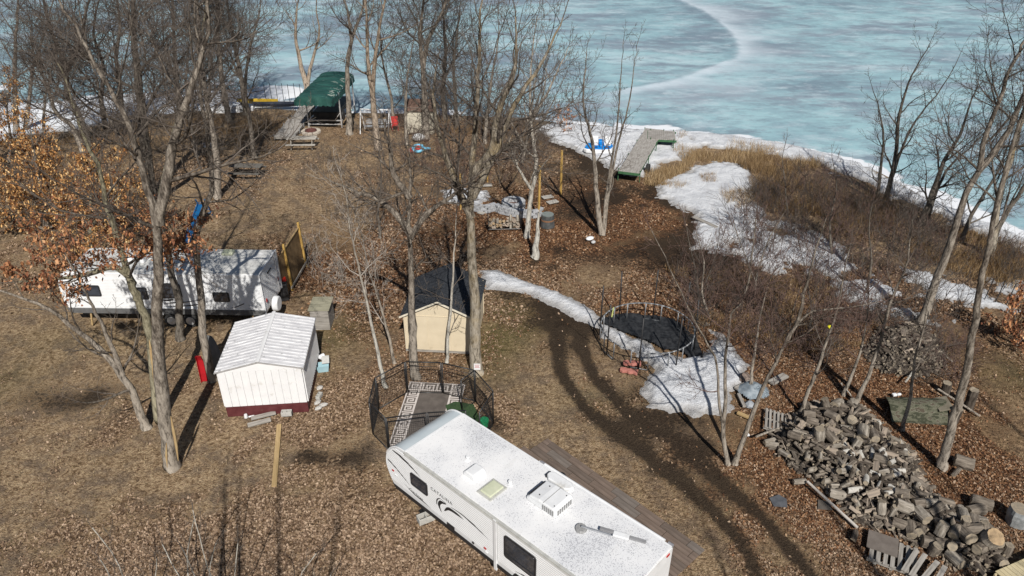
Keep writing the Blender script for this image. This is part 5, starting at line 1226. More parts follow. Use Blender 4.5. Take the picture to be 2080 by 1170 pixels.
for i, (a, b, z_, lb) in enumerate([(1277, 757, .0, 'lower of two pinkish red scalloped edging blocks by the trampoline'), (1283, 746, .12, 'upper of two pinkish red scalloped edging blocks by the trampoline')]):
    x, y = P(a, b); m = MB()
    pr = [(-.36 + .72 * k / 12, -.12 + .03 * math.cos(k * 1.4)) for k in range(13)] + [(.36 - .72 * k / 12, .12 + .03 * math.cos(k * 1.4)) for k in range(13)]
    m.prism(pr, 0, .13, axis='z'); prop('edging_block', lb, 'edging block', m, PINK, x, y, z_ + .02, -.3 + .2 * i, .02)

# ---------------------------------------------------------- stone fire pit and log rack
STONE = simple('grey_block', (.3, .31, .33), (.45, .46, .47), 7, .9, bmp=.3)
fp = P(1043, 422); pit = thing('stone_fire_pit', 'grey hexagonal stone fire pit among the poles', 'fire pit', (fp[0], fp[1], 0), .1)
for row in range(3):
    for k in range(6):
        for h in range(2):
            t0 = math.pi / 3 * k + math.pi / 6 * h + (math.pi / 12 if row % 2 else 0); t1 = t0 + math.pi / 6 - .04
            ro, ri = .72, .42
            m = MB(); m.prism([(ri * math.cos(t0), ri * math.sin(t0)), (ro * math.cos(t0), ro * math.sin(t0)), (ro * math.cos(t1), ro * math.sin(t1)), (ri * math.cos(t1), ri * math.sin(t1))], row * .16, row * .16 + .15, axis='z'); m.build('stone_block', STONE, pit, .012)
m = MB(); m.cyl((0, 0, .02), (0, 0, .2), .4, .4, 14); m.build('ash_bed', simple('rusty_ash', (.1, .05, .04), (.16, .09, .07), 12, .95), pit)
wl_ = P(1000, 455)
wall_ = thing('stone_wall', 'low dry stone wall curving behind the log rack', 'stone wall', (wl_[0], wl_[1], 0))
wp = [P(a, b) for a, b in [(965, 428), (985, 432), (1005, 428), (1020, 434), (1050, 440), (1085, 442), (1100, 436)]]
wp2, _ = smooth_line([(a, b, 0) for a, b in wp], [1] * len(wp), 6)
cum = 0
for row in range(3):
    off = .2 * (row % 2); acc = 0; nxt = off
    for (p, q_) in zip(wp2[:-1], wp2[1:]):
        L = math.dist(p, q_)
        while nxt < acc + L:
            t = (nxt - acc) / L; m = MB(); m.box((0, 0, 0), (.37, .26, .155))
            o = m.build('stone_block', STONE, wall_, .015); o.location = (p[0] + (q_[0] - p[0]) * t - wl_[0], p[1] + (q_[1] - p[1]) * t - wl_[1], .08 + .162 * row); o.rotation_euler = (RG(0, .02), RG(0, .02), math.atan2(q_[1] - p[1], q_[0] - p[0]) + RG(0, .04)); nxt += .4
        acc += L
for i, (a, b, rz, lb) in enumerate([(1122, 412, .5, 'pale paving slab on the leaves right of the fire pit'), (1112, 402, .4, 'second paving slab behind the first, right of the fire pit'), (988, 378, .2, 'grey slab beside the second pole, behind the oak'), (982, 432, 1.0, 'pale slab leaning by the snow left of the log rack')]):
    x, y = P(a, b); m = MB(); m.box((0, 0, .04), (.7, .4, .06)); prop('stone_slab', lb, 'stone slab', m, simple('slab_pale', (.33, .31, .28), (.42, .4, .36), 8, .9) if i == 0 else bpy.data.materials['slab_pale'], x, y, .03, rz, .01)
for i, (a, b, ang_, lb) in enumerate([(936, 425, .02, 'yellow wooden pole left of the oak by the snow patch'), (990, 368, 0, 'short yellow wooden pole behind the fire pit'), (1094, 440, .01, 'yellow wooden pole between the pale leaning tree and the barrel'), (1139, 394, -.01, 'lone yellow wooden pole on the dark leaves')]):
    x, y = P(a, b); H = [2.3, 1.6, 3.2, 2.9][i]; m = MB(); m.beam((0, 0, 0), (ang_ * 3, 0, H), .1, .1); prop('wooden_pole', lb, 'pole', m, YELWOOD, x, y, -.05, .3 * i, .006)
x, y = P(1112, 460); m = MB(); m.cyl((0, 0, 0), (0, 0, .75), .42, .36, 18)
br = thing('barrel', 'dark grey barrel with a rusty band right of the pale stub', 'barrel', (x, y, 0)); m.build('body', simple('dark_barrel', (.05, .055, .055), (.1, .1, .1), 5, .6), br, .03)
m = MB(); m.cyl((0, 0, .42), (0, 0, .5), .395, .39, 18); m.build('band', simple('rust_band', (.25, .13, .07)), br)
m = MB(); m.cyl((0, 0, .75), (0, 0, .78), .34, .34, 18); m.build('lid', simple('green_grey_lid', (.16, .19, .18), (.22, .24, .23), 5), br)
x, y = P(1018, 462); m = MB(); m.ball((0, 0, .2), .3, 12, 6, sc=(1.4, .9, .75)); prop('fabric_bag', 'small dark grey bag in front of the log rack', 'bag', m, simple('dark_cloth', (.06, .06, .065), (.11, .11, .115), 6), x, y, 0, 0, 0, True)
x, y = P(1198, 488); m = MB(); m.ball((0, 0, .12), .2, 12, 6, sc=(1.3, .9, .5)); prop('white_bag', 'crumpled white bag on the dark ground below the three stemmed tree', 'bag', m, WHITE, x, y, 0, .6, 0, True)
x, y = P(1205, 495); m = MB(); m.ball((0, 0, .1), .13, 10, 6, sc=(1.1, .9, .7)); prop('white_helmet', 'small grey white round thing beside the crumpled bag', 'ball', m, simple('offwhite', (.5, .5, .5)), x, y, 0, .6, 0, True)
plank('dark grey plank lying across the snow field', (1408, 440), (1456, 462), .26, .06, GREYWOOD, .18)

# ---------------------------------------------------------- logs
BARKS = [simple('log_bark_a', (.09, .074, .06), (.25, .215, .175), 7, .95, .1, bmp=.8, bdist=.03, stretch=(.4, 2, 2), det=8), simple('log_bark_b', (.15, .13, .105), (.4, .36, .305), 7, .95, .1, bmp=.8, bdist=.03, stretch=(.4, 2, 2), det=8),
         simple('log_bark_dark', (.04, .032, .026), (.13, .108, .088), 7, .95, .1, bmp=.8, bdist=.03, stretch=(.4, 2, 2), det=8)]
BIRCH = simple('birch_bark', (.52, .5, .46), (.4, .38, .34), 9, .7, .2, dirt=((.1, .09, .08), 7, .6), stretch=(3, 1, 1))
ENDW = simple('cut_wood', (.34, .28, .2), (.22, .19, .15), 10, .9, bmp=.2); ENDT = simple('fresh_cut_wood', (.42, .3, .175), (.3, .215, .13), 8, .8, bmp=.2); SPLIT = simple('split_wood', (.38, .31, .24), (.24, .2, .165), 5, .9, bmp=.5, stretch=(.3, 3, 3), det=7)
def log_mesh(r, L, kind, bark, end, n=14):
    vs = []; fs_ = []; mi = []
    if kind == 'round': ang = [2 * math.pi * i / n for i in range(n)]; sec = [(r * (1 + RG(0, .05)) * math.cos(a), r * (1 + RG(0, .05)) * math.sin(a)) for a in ang]; flat = []
    elif kind == 'half': sec = [(r * (1 + RG(0, .04)) * math.cos(math.pi * i / 8), r * (1 + RG(0, .04)) * math.sin(math.pi * i / 8)) for i in range(9)]; flat = [8]
    else: sec = [(0, 0)] + [(r * 1.15 * math.cos(math.pi * .52 * i / 5), r * 1.15 * math.sin(math.pi * .52 * i / 5)) for i in range(6)]; flat = [0, 6]
    cx = sum(a for a, _ in sec) / len(sec); cz = sum(b for _, b in sec) / len(sec); sec = [(a - cx, b - cz) for a, b in sec]; k = len(sec)
    N_ = 5
    for j in range(N_):
        t = j / (N_ - 1); bx_ = RG(0, r * .03); bz_ = RG(0, r * .03); s = 1 + RG(0, .03) - (.04 if j in (0, N_ - 1) else 0)
        vs += [(-L / 2 + L * t + (RG(0, .008) if j in (0, N_ - 1) else 0), a * s + bx_, b * s + bz_) for a, b in sec]
    for j in range(N_ - 1):
        for i in range(k): fs_.append((j * k + i, j * k + (i + 1) % k, (j + 1) * k + (i + 1) % k, (j + 1) * k + i)); mi.append(2 if i in flat else 0)
    m = MB(); m.add(vs, fs_); m.m = mi; b = len(m.v)
    m.f += [tuple(range(k))[::-1], tuple(range((N_ - 1) * k, N_ * k))]; m.m += [1, 1]
    me = m.mesh('log', [bark, end, SPLIT]); return me
LV = {'small': [], 'big': [], 'birch': [], 'split': [], 'dark': []}
for i in range(7): LV['small'].append(log_mesh(.07 + .035 * RR(), .4 + .1 * RR(), 'round', BARKS[i % 3], ENDW))
for i in range(6): LV['big'].append(log_mesh(.14 + .05 * RR(), .4 + .1 * RR(), 'round', BARKS[[0, 1, 0][i % 3]], ENDW, 18))
for i in range(4): LV['birch'].append(log_mesh(.075 + .03 * RR(), .4 + .1 * RR(), 'round' if i < 3 else 'half', BIRCH, ENDW))
for i in range(8): LV['split'].append(log_mesh(.09 + .05 * RR(), .42 + .1 * RR(), 'half' if i % 2 else 'quarter', BARKS[i % 2], ENDW))
for i in range(5): LV['dark'].append(log_mesh(.08 + .06 * RR(), .35 + .15 * RR(), ['round', 'half', 'quarter'][i % 3], BARKS[2], ENDW))
heapP = PP([(1562, 905), (1600, 850), (1650, 822), (1745, 828), (1800, 880), (1850, 915), (1872, 965), (1890, 1005), (1940, 1040), (2000, 1075), (2042, 1120), (2040, 1160), (1985, 1168), (1900, 1130), (1830, 1090), (1750, 1065), (1700, 1020), (1650, 975), (1590, 935)])
def heap_h(x, y, poly, hm, wd): return hm * sstep(0, wd, sdpoly(x, y, poly)) * (.75 + .5 * fbm(x, y, .8, 3, 50))
def heap_base(poly, hm, wd, label, mats_):
    X = [p[0] for p in poly]; Y = [p[1] for p in poly]
    pts = []
    for _ in range(3600):
        x, y = rnd.uniform(min(X), max(X)), rnd.uniform(min(Y), max(Y))
        if inside(np.array(x), np.array(y), poly): pts.append((x, y))
    m = MB()
    for x, y in pts[:1500]:
        h = float(heap_h(np.array(x), np.array(y), poly, hm, wd)); a = RR() * 3.14; t = RG(0, .35); L = .15 + .16 * RR(); w = .03 + .05 * RR()
        d = Vector((math.cos(a) * math.cos(t), math.sin(a) * math.cos(t), math.sin(t))) * L; c = Vector((x, y, max(.03, h * (.6 + .5 * RR()) + .06 * RR())))
        w *= .8; m.cyl(c - d, c + d, w, w * .9, 5, mi=rnd.choice([0, 2, 2, 2, 3, 3]), cmi=1)  # mostly dark bark picked, painting shade into the gaps between the logs
    o = m.build('wood_scraps', mats_); tag(o, label, kind='stuff'); 
    xs_ = np.arange(min(X), max(X), .15); ys_ = np.arange(min(Y), max(Y), .15)
    g_ = link('bark_mound', grid_mesh('mound', xs_, ys_, lambda x, y: heap_h(x, y, poly, hm, wd) * .72 - .04, simple('bark_debris', (.03, .024, .02), (.08, .065, .05), 14, .95, bmp=.8), keep=lambda x, y: sdpoly(x, y, poly) > 0)); tag(g_, label='dark bark debris ' + label.split(' ', 2)[-1], kind='stuff')
heap_base(heapP, .6, .9, 'small split scraps filling the long firewood heap', [SPLIT, ENDW, BARKS[2], BARKS[0]])
def scatter_logs(poly, count, hm, wd, pick, label, mind=.3, zoff=.06):
    X = [p[0] for p in poly]; Y = [p[1] for p in poly]; placed = []; tries = 0
    while len(placed) < count and tries < 60000:
        tries += 1; x, y = rnd.uniform(min(X), max(X)), rnd.uniform(min(Y), max(Y))
        if not inside(np.array(x), np.array(y), poly): continue
        if any((x - a) ** 2 + (y - b) ** 2 < mind * mind for a, b in placed): continue
        placed.append((x, y)); k = pick(x, y); me = rnd.choice(LV[k]); o = link('log', me)
        h = float(heap_h(np.array(x), np.array(y), poly, hm, wd)); o.location = (x, y, h + zoff + (.1 if k == 'big' else 0) + .05 * RR()); up = RR() < (.2 if k == 'big' else .04)
        o.rotation_euler = (RR() * 6.28, (R(90) + RG(0, .25)) if up else RG(0, .28), RR() * 6.28)
        if up: o.location.z += .08
        s = .85 + .25 * RR(); o.scale = (s, s, s); lb, gp = label(k, x, y); tag(o, lb, 'log', gp)
def pickA(x, y):
    t = (y - 14) / 8.0
    if y < 16.6 and x > 12: return 'big' if RR() < .75 else 'split'
    r_ = RR(); c = P(1760, 985)
    if math.hypot(x - c[0], y - c[1]) < 1.1 and r_ < .45: return 'birch'
    if r_ < .04: return 'birch'
    return 'split' if r_ < .38 else ('small' if r_ < .8 else ('big' if r_ < .9 else 'dark'))
NM = {'small': 'round grey barked log', 'big': 'thick rough barked log', 'birch': 'white birch log', 'split': 'split log with pale wood face', 'dark': 'dark weathered log'}
def labA(k, x, y):
    t = (22.2 - y) / 8.0; xm = 10.9 + 3.0 * t; side = 'left side' if x < xm - .5 else ('right side' if x > xm + .6 else 'centre')
    zone = 'near end' if y < 15.9 else ('lower part' if y < 17.6 else ('middle' if y < 19.2 else ('upper part' if y < 20.8 else 'far end')))
    return f'{NM[k]}, {zone} of the long firewood heap, {side}', f'{NM[k]}, {zone} of the long heap, {side}'
scatter_logs(heapP, 236, .55, .9, pickA, labA, .235)
farP = PP([(1755, 715), (1790, 675), (1850, 665), (1910, 700), (1915, 750), (1860, 765), (1790, 755)])
heap_base(farP, .6, .8, 'small sticks filling the far log pile', [BARKS[2], ENDW, BARKS[2], BARKS[0]])
scatter_logs(farP, 42, .6, .8, lambda x, y: 'dark' if RR() < .75 else 'small', lambda k, x, y: (f'{NM[k]} on the far log pile under the leaning trees', f'{NM[k]}s on the far pile'), .3)
# logs lying singly
for px, py, rz, k, lb in [(1955, 948, -.45, 'big', 'large log lying right of the tall pale trunk'), (1940, 965, .7, 'split', 'split log between the tall pale trunk and the large lying log'), (1990, 1030, -.5, 'big', 'thick log right of the long heap, near the grey stump'),
                          (1978, 1045, .2, 'big', 'thick log touching the right side of the long heap'), (1562, 903, .35, 'small', 'single tan log at the left tip of the long heap'), (1622, 985, .1, 'small', 'short log where the white pole rests'),
                          (1590, 900, .2, 'small', 'small log just right of the single tan log'), (1735, 1095, 1.0, 'dark', 'dark log at the lower end of the white pole'), (1905, 825, 1.4, 'dark', 'upright dark log piece behind the tall pale trunk')]:
    x, y = P(px, py); o = link('log', rnd.choice(LV[k])); s = 1.25 if k == 'big' else 1; o.scale = (s, s, s); o.location = (x, y, .16 * s); o.rotation_euler = (RR(), 0, rz); tag(o, lb, 'log')
x, y = P(2062, 1062); m = MB()
o = link('tree_stump', log_mesh(.3, .6, 'round', simple('stump_grey', (.2, .21, .21), (.36, .37, .37), 6, .95, bmp=.7), ENDW, 18)); o.location = (x, y, .3); o.rotation_euler = (0, R(90), 0); tag(o, 'grey stump with bare suckers at the right edge', 'tree stump')
x, y = P(1995, 1130); o = link('log', log_mesh(.26, .5, 'round', BARKS[1], ENDT, 18)); o.location = (x, y, .75); o.rotation_euler = (0, R(-62), R(-75)); tag(o, 'log with a fresh orange cut end at the near end of the heap', 'log')
# log rack near the fire pit
rk = P(992, 470); rack = thing('log_rack', 'black metal log rack in front of the low stone wall', 'log rack', (rk[0], rk[1], 0), R(3))
RL = P(1058, 468)[0] - rk[0]
for x_ in (0, RL):
    m = MB(); m.pipe([(x_, 0, 0), (x_, 0, 1.05), (x_, .15, 1.15), (x_, .3, 1.05), (x_, .3, 0)], .022, 6); m.build('end_frame', BLACKM, rack, smooth=True)
for y_ in (0, .3):
    m = MB(); m.cyl((0, y_, .12), (RL, y_, .12), .022, .022, 6); m.build('rail', BLACKM, rack)
LT = [log_mesh(.075 + .03 * RR(), .36, 'round', BARKS[1], ENDT, 10) for _ in range(3)] + [log_mesh(.12, .36, 'half', BARKS[1], SPLIT), log_mesh(.12, .36, 'quarter', BARKS[1], SPLIT)]
rows = 4; cnt = 0
for r_ in range(rows):
    xx = .12
    while xx < RL - .1:
        if not (r_ == 3 and (xx < 1.0 or RR() < .4)):
            o = link('log', rnd.choice(LT)); o.location = (rk[0] + xx, rk[1] + .15 + RG(0, .02) + xx * .05, .22 + .165 * r_ + RG(0, .012)); o.rotation_euler = (RG(0, .1), RR() * 6.28, R(90) + RG(0, .06)); tag(o, 'firewood log with pale cut end stacked in the black rack', 'log', 'logs stacked in the black rack'); cnt += 1
        xx += .19
a = P(1640, 978, .3); b = P(1742, 1072, .12)
m = MB(); d = math.dist(a, b); m.cyl((0, 0, 0), (d, 0, 0), .045, .05, 9); o = prop('birch_pole', 'long pale peeled pole lying along the left side of the heap', 'pole', m, simple('peeled_pole', (.55, .51, .46), (.44, .4, .36), 4, .8), a[0], a[1], .3); o.rotation_euler = (0, math.atan2(.18, d), math.atan2(b[1] - a[1], b[0] - a[0]))

def pallet(name, label, px, py, rz, W=1.15, D=1.0, n_=7, tilt=0.0, solid=False, mat=GREYWOOD, z=0.02):
    x, y = P(px, py); t = thing(name, label, 'pallet', (x, y, z), rz); t.rotation_euler = (tilt, 0, rz)
    for k in range(n_):
        m = MB(); m.box((0, -D / 2 + D * (k + .5) / n_, .13), (W, D / n_ * (.96 if solid else .62), .022)); m.build('slat', mat, t, .003)
    for k in range(3):
        m = MB(); m.box((-W / 2 + .06 + (W - .12) * k / 2, 0, .065), (.045, D, .1)); m.build('runner', mat, t)
    for k in range(3):
        m = MB(); m.box((0, -D / 2 + D * (k + .5) / 3, .004), (W, .09, .018)); m.build('bottom_slat', mat, t)
    return t
pallet('pallet', 'weathered pallet at the upper left end of the long heap', 1578, 862, 1.25, tilt=.15)
pallet('pallet', 'grey pallet with solid boards on one side at the bottom of the picture', 1812, 1132, R(-28) + R(90), 1.1, 1.35, 7)
x, y = P(1790, 1112); m = MB(); m.box((0, 0, 0), (.85, .75, .02)); prop('plywood_piece', 'grey brown plywood square lying on the bottom pallet', 'board', m, simple('greybrown_ply', (.13, .11, .095), (.18, .155, .135), 3, .85), x, y, .19, R(-28))
for i, (a, b, lb) in enumerate([((1850, 1170), (1880, 1125), 'split board leaning over the bottom pallet'), ((1875, 1175), (1905, 1140), 'second split board right of the bottom pallet'), ((1900, 1185), (1920, 1150), 'broken board at the bottom edge of the picture'), ((1835, 1160), (1862, 1118), 'thin board across the pallet slats')]):
    plank(lb, a, b, .14, .04, GREYWOOD, .16 + .04 * i, .3)
# new deck corner at the bottom right
dk = P(2040, 1168, .35); dd = thing('deck', 'new pale plank deck at the bottom right corner', 'deck', (dk[0] - .25, dk[1] - .12, 0), R(22))
for k in range(16):
    m = MB(); m.box((.2 + .15 * k, -1.5, .36), (.138, 3.4, .035)); m.build('deck_board', simple('new_lumber', (.5, .42, .25), (.58, .5, .32), 3, .7, stretch=(3, .3, 3)) if k == 0 else bpy.data.materials['new_lumber'], dd, .004)
m = MB(); m.box((1.3, .14, .22), (2.5, .04, .24)); m.build('rim_joist', bpy.data.materials['new_lumber'], dd)
for x_ in (.2, 2.3):
    m = MB(); m.box((x_, .05, .1), (.1, .1, .3)); m.build('post', bpy.data.materials['new_lumber'], dd)

# ---------------------------------------------------------- junk by the snow, canoe tarp etc
x, y = P(1530, 800); m = MB()
CRMP = simple('bluegrey_tarp', (.13, .17, .2), (.3, .34, .37), 5, .5, .3)
me = grid_mesh('tarp', np.arange(-.8, .8, .06), np.arange(-.6, .6, .06), lambda a, b: .05 + .42 * np.exp(-(a * a + b * b) / .25) * (.5 + fbm(a, b, 3, 3, 9)), CRMP, keep=lambda a, b: np.hypot(a, b * 1.3) + .3 * (fbm(a, b, 2, 3, 3) - .5) < .62)
o = link('tarp_bundle', me); o.location = (x, y, 0); tag(o, 'crumpled blue grey tarp in the junk by the snow', 'tarp')
for i, (a, b, s, lb) in enumerate([((1495, 790), (1525, 775), .2, 'brown junk board behind the crumpled tarp'), ((1498, 838), (1526, 850), .14, 'tan board in front of the crumpled tarp'), ((1565, 778), (1596, 762), .3, 'grey board box lying right of the crumpled tarp'), ((1500, 800), (1512, 826), .12, 'short pale stick left of the crumpled tarp')]):
    plank(lb, a, b, s, .08, [GREYWOOD, TANWOOD, GREYWOOD, GREYWOOD][i], .12)
rock('junk_bucket', 'pale grey sack in front of the crumpled tarp', 1523, 826, .22, simple('sack_grey', (.3, .33, .36), (.4, .42, .44), 5), (1, .8, .6), 'sack')
rock('rock', 'rounded brown rock behind the junk by the snow', 1512, 772, .24, simple('brown_rock', (.16, .12, .1), (.24, .19, .16), 5), (1.2, .9, .8))
a, b = P(1803, 832), P(1908, 838); L = math.dist(a, b)
cn = thing('camouflage_tarp', 'olive camouflage tarp draped over a low frame right of the heap', 'tarp', (a[0], a[1], 0), math.atan2(b[1] - a[1], b[0] - a[0]))
def camo():
    m, n, l, bb = newmat('camo_cloth', .9, .1); co = n.new('ShaderNodeTexCoord').outputs['Object']
    f = noise(n, l, co, 3.5, 3, .6, (1, 2, 2)); f2 = noise(n, l, co, 9, 3, .6)
    c = ramp(n, l, f, [(.42, (.045, .048, .032)), (.46, (.1, .1, .07)), (.56, (.145, .142, .108)), (.6, (.075, .062, .046))], 'CONSTANT'); c = mix(n, l, ramp(n, l, f2, [(.6, 0.0), (.68, .6)]), c, (.035, .033, .027))
    l.new(c, bb.inputs['Base Color']); return m
me = grid_mesh('cloth', np.linspace(-.1, L + .1, 40), np.linspace(-.75, .55, 26), lambda X, Y: np.maximum(.02, (.42 + .12 * X / L) * (1 - np.abs(Y / .62) ** 2.2) + .06 * fbm(X, Y, 3, 3, 2)), camo())
link('cloth', me, cn)
m = MB(); m.beam((.1, 0, .3), (L, 0, .45), .05, .05); m.build('ridge_pole', GREYWOOD, cn)
m = MB(); m.box((L - .05, -.1, .5), (.5, .75, .03), M=Matrix.Rotation(-.3, 3, 'Y')); m.build('end_board', simple('olive_board', (.16, .14, .1), (.24, .215, .165), 4, .85), cn)
x, y = P(1815, 808); m = MB(); m.box((0, 0, .05), (.18, .14, .1)); m.box((.2, .0, .04), (.16, .1, .09)); prop('white_bags', 'small white bag scrap left above the camouflage tarp', 'bag', m, WHITE, x, y, .1, .2, .03)
for px, py, h, lb in [(1935, 860, .75, 'rotten upright stump right of the camouflage tarp'), (1965, 830, .95, 'dark broken stump behind the tall pale trunk'), (1918, 800, .6, 'short rotten stump above the camouflage tarp')]:
    x, y = P(px, py); o = link('tree_stump', log_mesh(.17, h, 'round', BARKS[2], ENDW)); o.location = (x, y, h / 2 - .05); o.rotation_euler = (0, R(90) + RG(0, .1), 0); tag(o, lb, 'tree stump')
for i, (a, b, lb) in enumerate([((1840, 775), (1870, 740), 'pale branch lying in front of the far log pile'), ((1905, 790), (1990, 845), 'fallen limb behind the tall pale trunk'), ((1890, 700), (1935, 735), 'forked dead branch on the far log pile'), ((1708, 778), (1742, 822), 'thin white stick leaning at the top of the firewood heap'), ((1536, 887), (1590, 868), 'weathered stick in front of the upper pallet')]):
    p, q = P3(*a, .35), P3(*b, .1); m = MB(); mid = tuple((p[k] + q[k]) / 2 + RG(0, .08) for k in range(3)); m.pipe([(0, 0, 0), tuple(mid[k] - p[k] for k in range(3)), tuple(q[k] - p[k] for k in range(3))], .04 if i != 3 else .02, 6)
    o = m.build('fallen_branch', BK['pale'] if i in (0, 3) else BK['grey']); o.location = p; tag(o, lb, 'branch')
x, y = P(1581, 1020); m = MB(); m.prism([(-.22, -.2), (.2, -.25), (.3, .1), (.1, .3), (-.25, .15)], 0, .02, axis='z'); prop('slate_piece', 'flat dark grey sheet lying on the leaves left of the heap', 'sheet', m, simple('slate', (.07, .075, .085), (.12, .125, .135), 4, .5), x, y, .02)
x, y = P(1673, 1028); m = MB(); m.prism([(-.25, -.15), (.2, -.2), (.25, .15), (-.1, .25)], 0, .02, axis='z'); prop('slate_piece', 'second flat brown sheet near the pale pole', 'sheet', m, simple('slate_b', (.09, .08, .07), (.13, .115, .1), 4, .6), x, y, .02)
x, y = P(1672, 712); m = MB(); m.ball((0, 0, 0), .09, 10, 6); prop('yellow_ball', 'small yellow ball hanging in the brush above the heap', 'ball', m, simple('yellow', (.75, .7, .02)), x, y, 1.2, 0, 0, True)
x, y = P(1519, 885); m = MB(); m.box((0, 0, 0), (.1, .1, .06)); prop('white_scrap', 'tiny white scrap beside the bent pale tree', 'scrap', m, WHITE, x, y, .04, .3, .01)
# wire fence at right
wf = thing('wire_fence', 'thin wire fence on dark stakes at the right edge by the snow', 'fence', P3(2000, 615))
base_ = P(2000, 615)
for k in range(7):
    x, y = P(1998 + 22 * k, 612 + 5 * k); m = MB(); m.cyl((x - base_[0], y - base_[1], 0), (x - base_[0] + .1, y - base_[1], 1.25), .022, .02, 5); m.build('stake', BLACKM, wf)
x, y = P(2130, 642)
for z_ in (.4, .8, 1.15):
    m = MB(); m.cyl((0, 0, z_), (x - base_[0], y - base_[1], z_), .006, .006, 4); m.build('wire', BLACKM, wf)

# ---------------------------------------------------------- lakeside
GW2 = simple('silver_decking', (.25, .23, .21), (.42, .4, .37), 5, .9, .15, bmp=.5, stretch=(.5, 2, 2), det=8)
def dock(label, p_near, p_far, w, z, cat='dock', name='dock', pw=.14, green=False, mat=GW2, legs=4, cross=True):
    a, b = P(*p_near, z), P(*p_far, z); L = math.dist(a, b); t = thing(name, label, cat, (a[0], a[1], 0), math.atan2(b[1] - a[1], b[0] - a[0]))
    m = MB(); n_ = int(L / pw)
    for k in range(n_): m.box((pw * (k + .5), RG(0, .01), z + RG(0, .004)), (pw * .9, w * (1 + RG(0, .006)), .035))
    o = m.build('deck_planks', mat, t); o['kind'] = 'stuff'
    GR = simple('green_paint', (.035, .1, .045), (.06, .15, .07), 6, .8) if green else GREYWOOD
    for s in (-1, 1):
        m = MB(); m.box((L / 2, s * (w / 2 - .03), z - .1), (L, .05, .15)); m.build('side_rail', GR, t)
    m = MB(); m.box((.0, 0, z - .08), (.05, w, .16)); m.build('end_board', GR, t)
    for k in range(legs):
        for s in (-1, 1):
            x_ = .2 + (L - .4) * k / (legs - 1); m = MB(); m.cyl((x_, s * (w / 2 + .03), -.35), (x_, s * (w / 2 + .03), z + .12), .03, .03, 7); m.build('leg', GR if green else GALV, t)
    return t
dock('long grey plank dock pulled up on the snow, with a green front edge', (1277, 350), (1330, 262), 1.35, .7, green=True)
dock('short end platform of the grey dock, turned to the right', (1316, 273), (1374, 276), 2.0, .73, name='dock_platform', cat='dock', green=True, legs=2)
dock('low grey gangway lying left of the boat lift, near half', (577, 278), (606, 240), 1.5, .3, 'gangway', 'gangway')
dock('narrow far half of the gangway beside the boat lift', (606, 239), (634, 204), 1.1, .35, 'gangway', 'gangway')
# black tarp under the dock platform, tyre
x, y = P(1352, 296); m = MB(); m.ball((0, 0, .2), .5, 12, 6, sc=(1.4, .9, .5)); prop('dark_tarp_bundle', 'dark blue tarp bundle under the dock platform', 'tarp', m, simple('navy_tarp', (.015, .03, .045), (.04, .07, .09), 5, .5), x, y, .1, 0, 0, True)
x, y = P(1315, 352); m = MB(); m.cyl((0, -.12, .33), (0, .12, .33), .33, .33, 20); ty = prop('tyre', 'black tyre standing beside the near end of the grey dock', 'tyre', m, RUBBER, x, y, 0, 1.2, .04)
# paddle boat
x, y = P(1217, 308); pb = thing('paddle_boat', 'blue and white paddle boat lying on the snow', 'paddle boat', (x, y, .12), R(-4))
PB = simple('bright_blue', (.0, .2, .6), (.0, .26, .72), 3, .35, .5)
out = [(-1.15, -.5), (-.95, -.72), (.2, -.8), (.85, -.55), (1.05, .0), (.95, .5), (.55, .75), (-.55, .72), (-.95, .4)]
m = MB(); m.prism(out, 0, .28, axis='z'); m.build('hull', WHITE, pb, .06)
m = MB(); m.prism([(a * .93, b * .9) for a, b in out], .28, .34, axis='z'); m.build('deck', PB, pb, .02)
for cx_ in (-.35, .55):
    m = MB(); m.box((cx_, .4, .62), (.5, .26, .6)); m.box((cx_, .08, .46), (.5, .45, .2)); m.build('seat', WHITE, pb, .06)
m = MB(); m.box((.1, .3, .5), (.34, .5, .3)); m.box((.1, -.2, .42), (.2, .5, .16)); m.build('console', PB, pb, .05)
for cx_ in (-.35, .5):
    m = MB(); m.box((cx_, -.42, .345), (.4, .3, .03)); m.build('footwell', simple('dark_blue', (.0, .08, .3)), pb)
# boat lift
bl = thing('boat_lift', 'boat lift on metal legs with a ragged green canopy', 'boat lift', (*P(628, 258), 0), R(-2))
BW = 2.6; BD = 4.6
GC = simple('green_canopy', (.012, .05, .043), (.028, .1, .085), 1.6, .6, .3, bmp=.3, stretch=(.5, 2.2, 1), dirt=((.2, .25, .22), 2.2, .62))
def can_z(X, Y): return 2.65 + .38 * np.sqrt(np.clip(1 - (X / 1.72) ** 2, 0, 1)) - .07 * np.abs(np.sin(Y * 3.2)) + .05 * fbm(X, Y, 2, 3, 3)
me = grid_mesh('canopy', np.linspace(-1.7, 1.7, 26), np.linspace(-3.5, 3.9, 60), can_z, GC)
co = link('canopy', me, bl); co.location = (1.22, 1.35, 0); co.scale = (.83, 1, 1)
m = MB()
for s in (-1, 1):
    for k in range(50):
        y0 = -3.5 + 7.4 * k / 50; y1 = -3.5 + 7.4 * (k + 1) / 50; w0 = .05 * math.sin(k * 1.9); w1 = .05 * math.sin((k + 1) * 1.9)
        dz0 = .42 + .06 * math.sin(k * 2.7) + (.1 * RR() if s == 1 else 0)
        m.add([(s * 1.7, y0, 2.68), (s * 1.7, y1, 2.68), (s * (1.74 + w1), y1, 2.68 - .45), (s * (1.74 + w0), y0, 2.68 - dz0)], [(0, 1, 2, 3)])
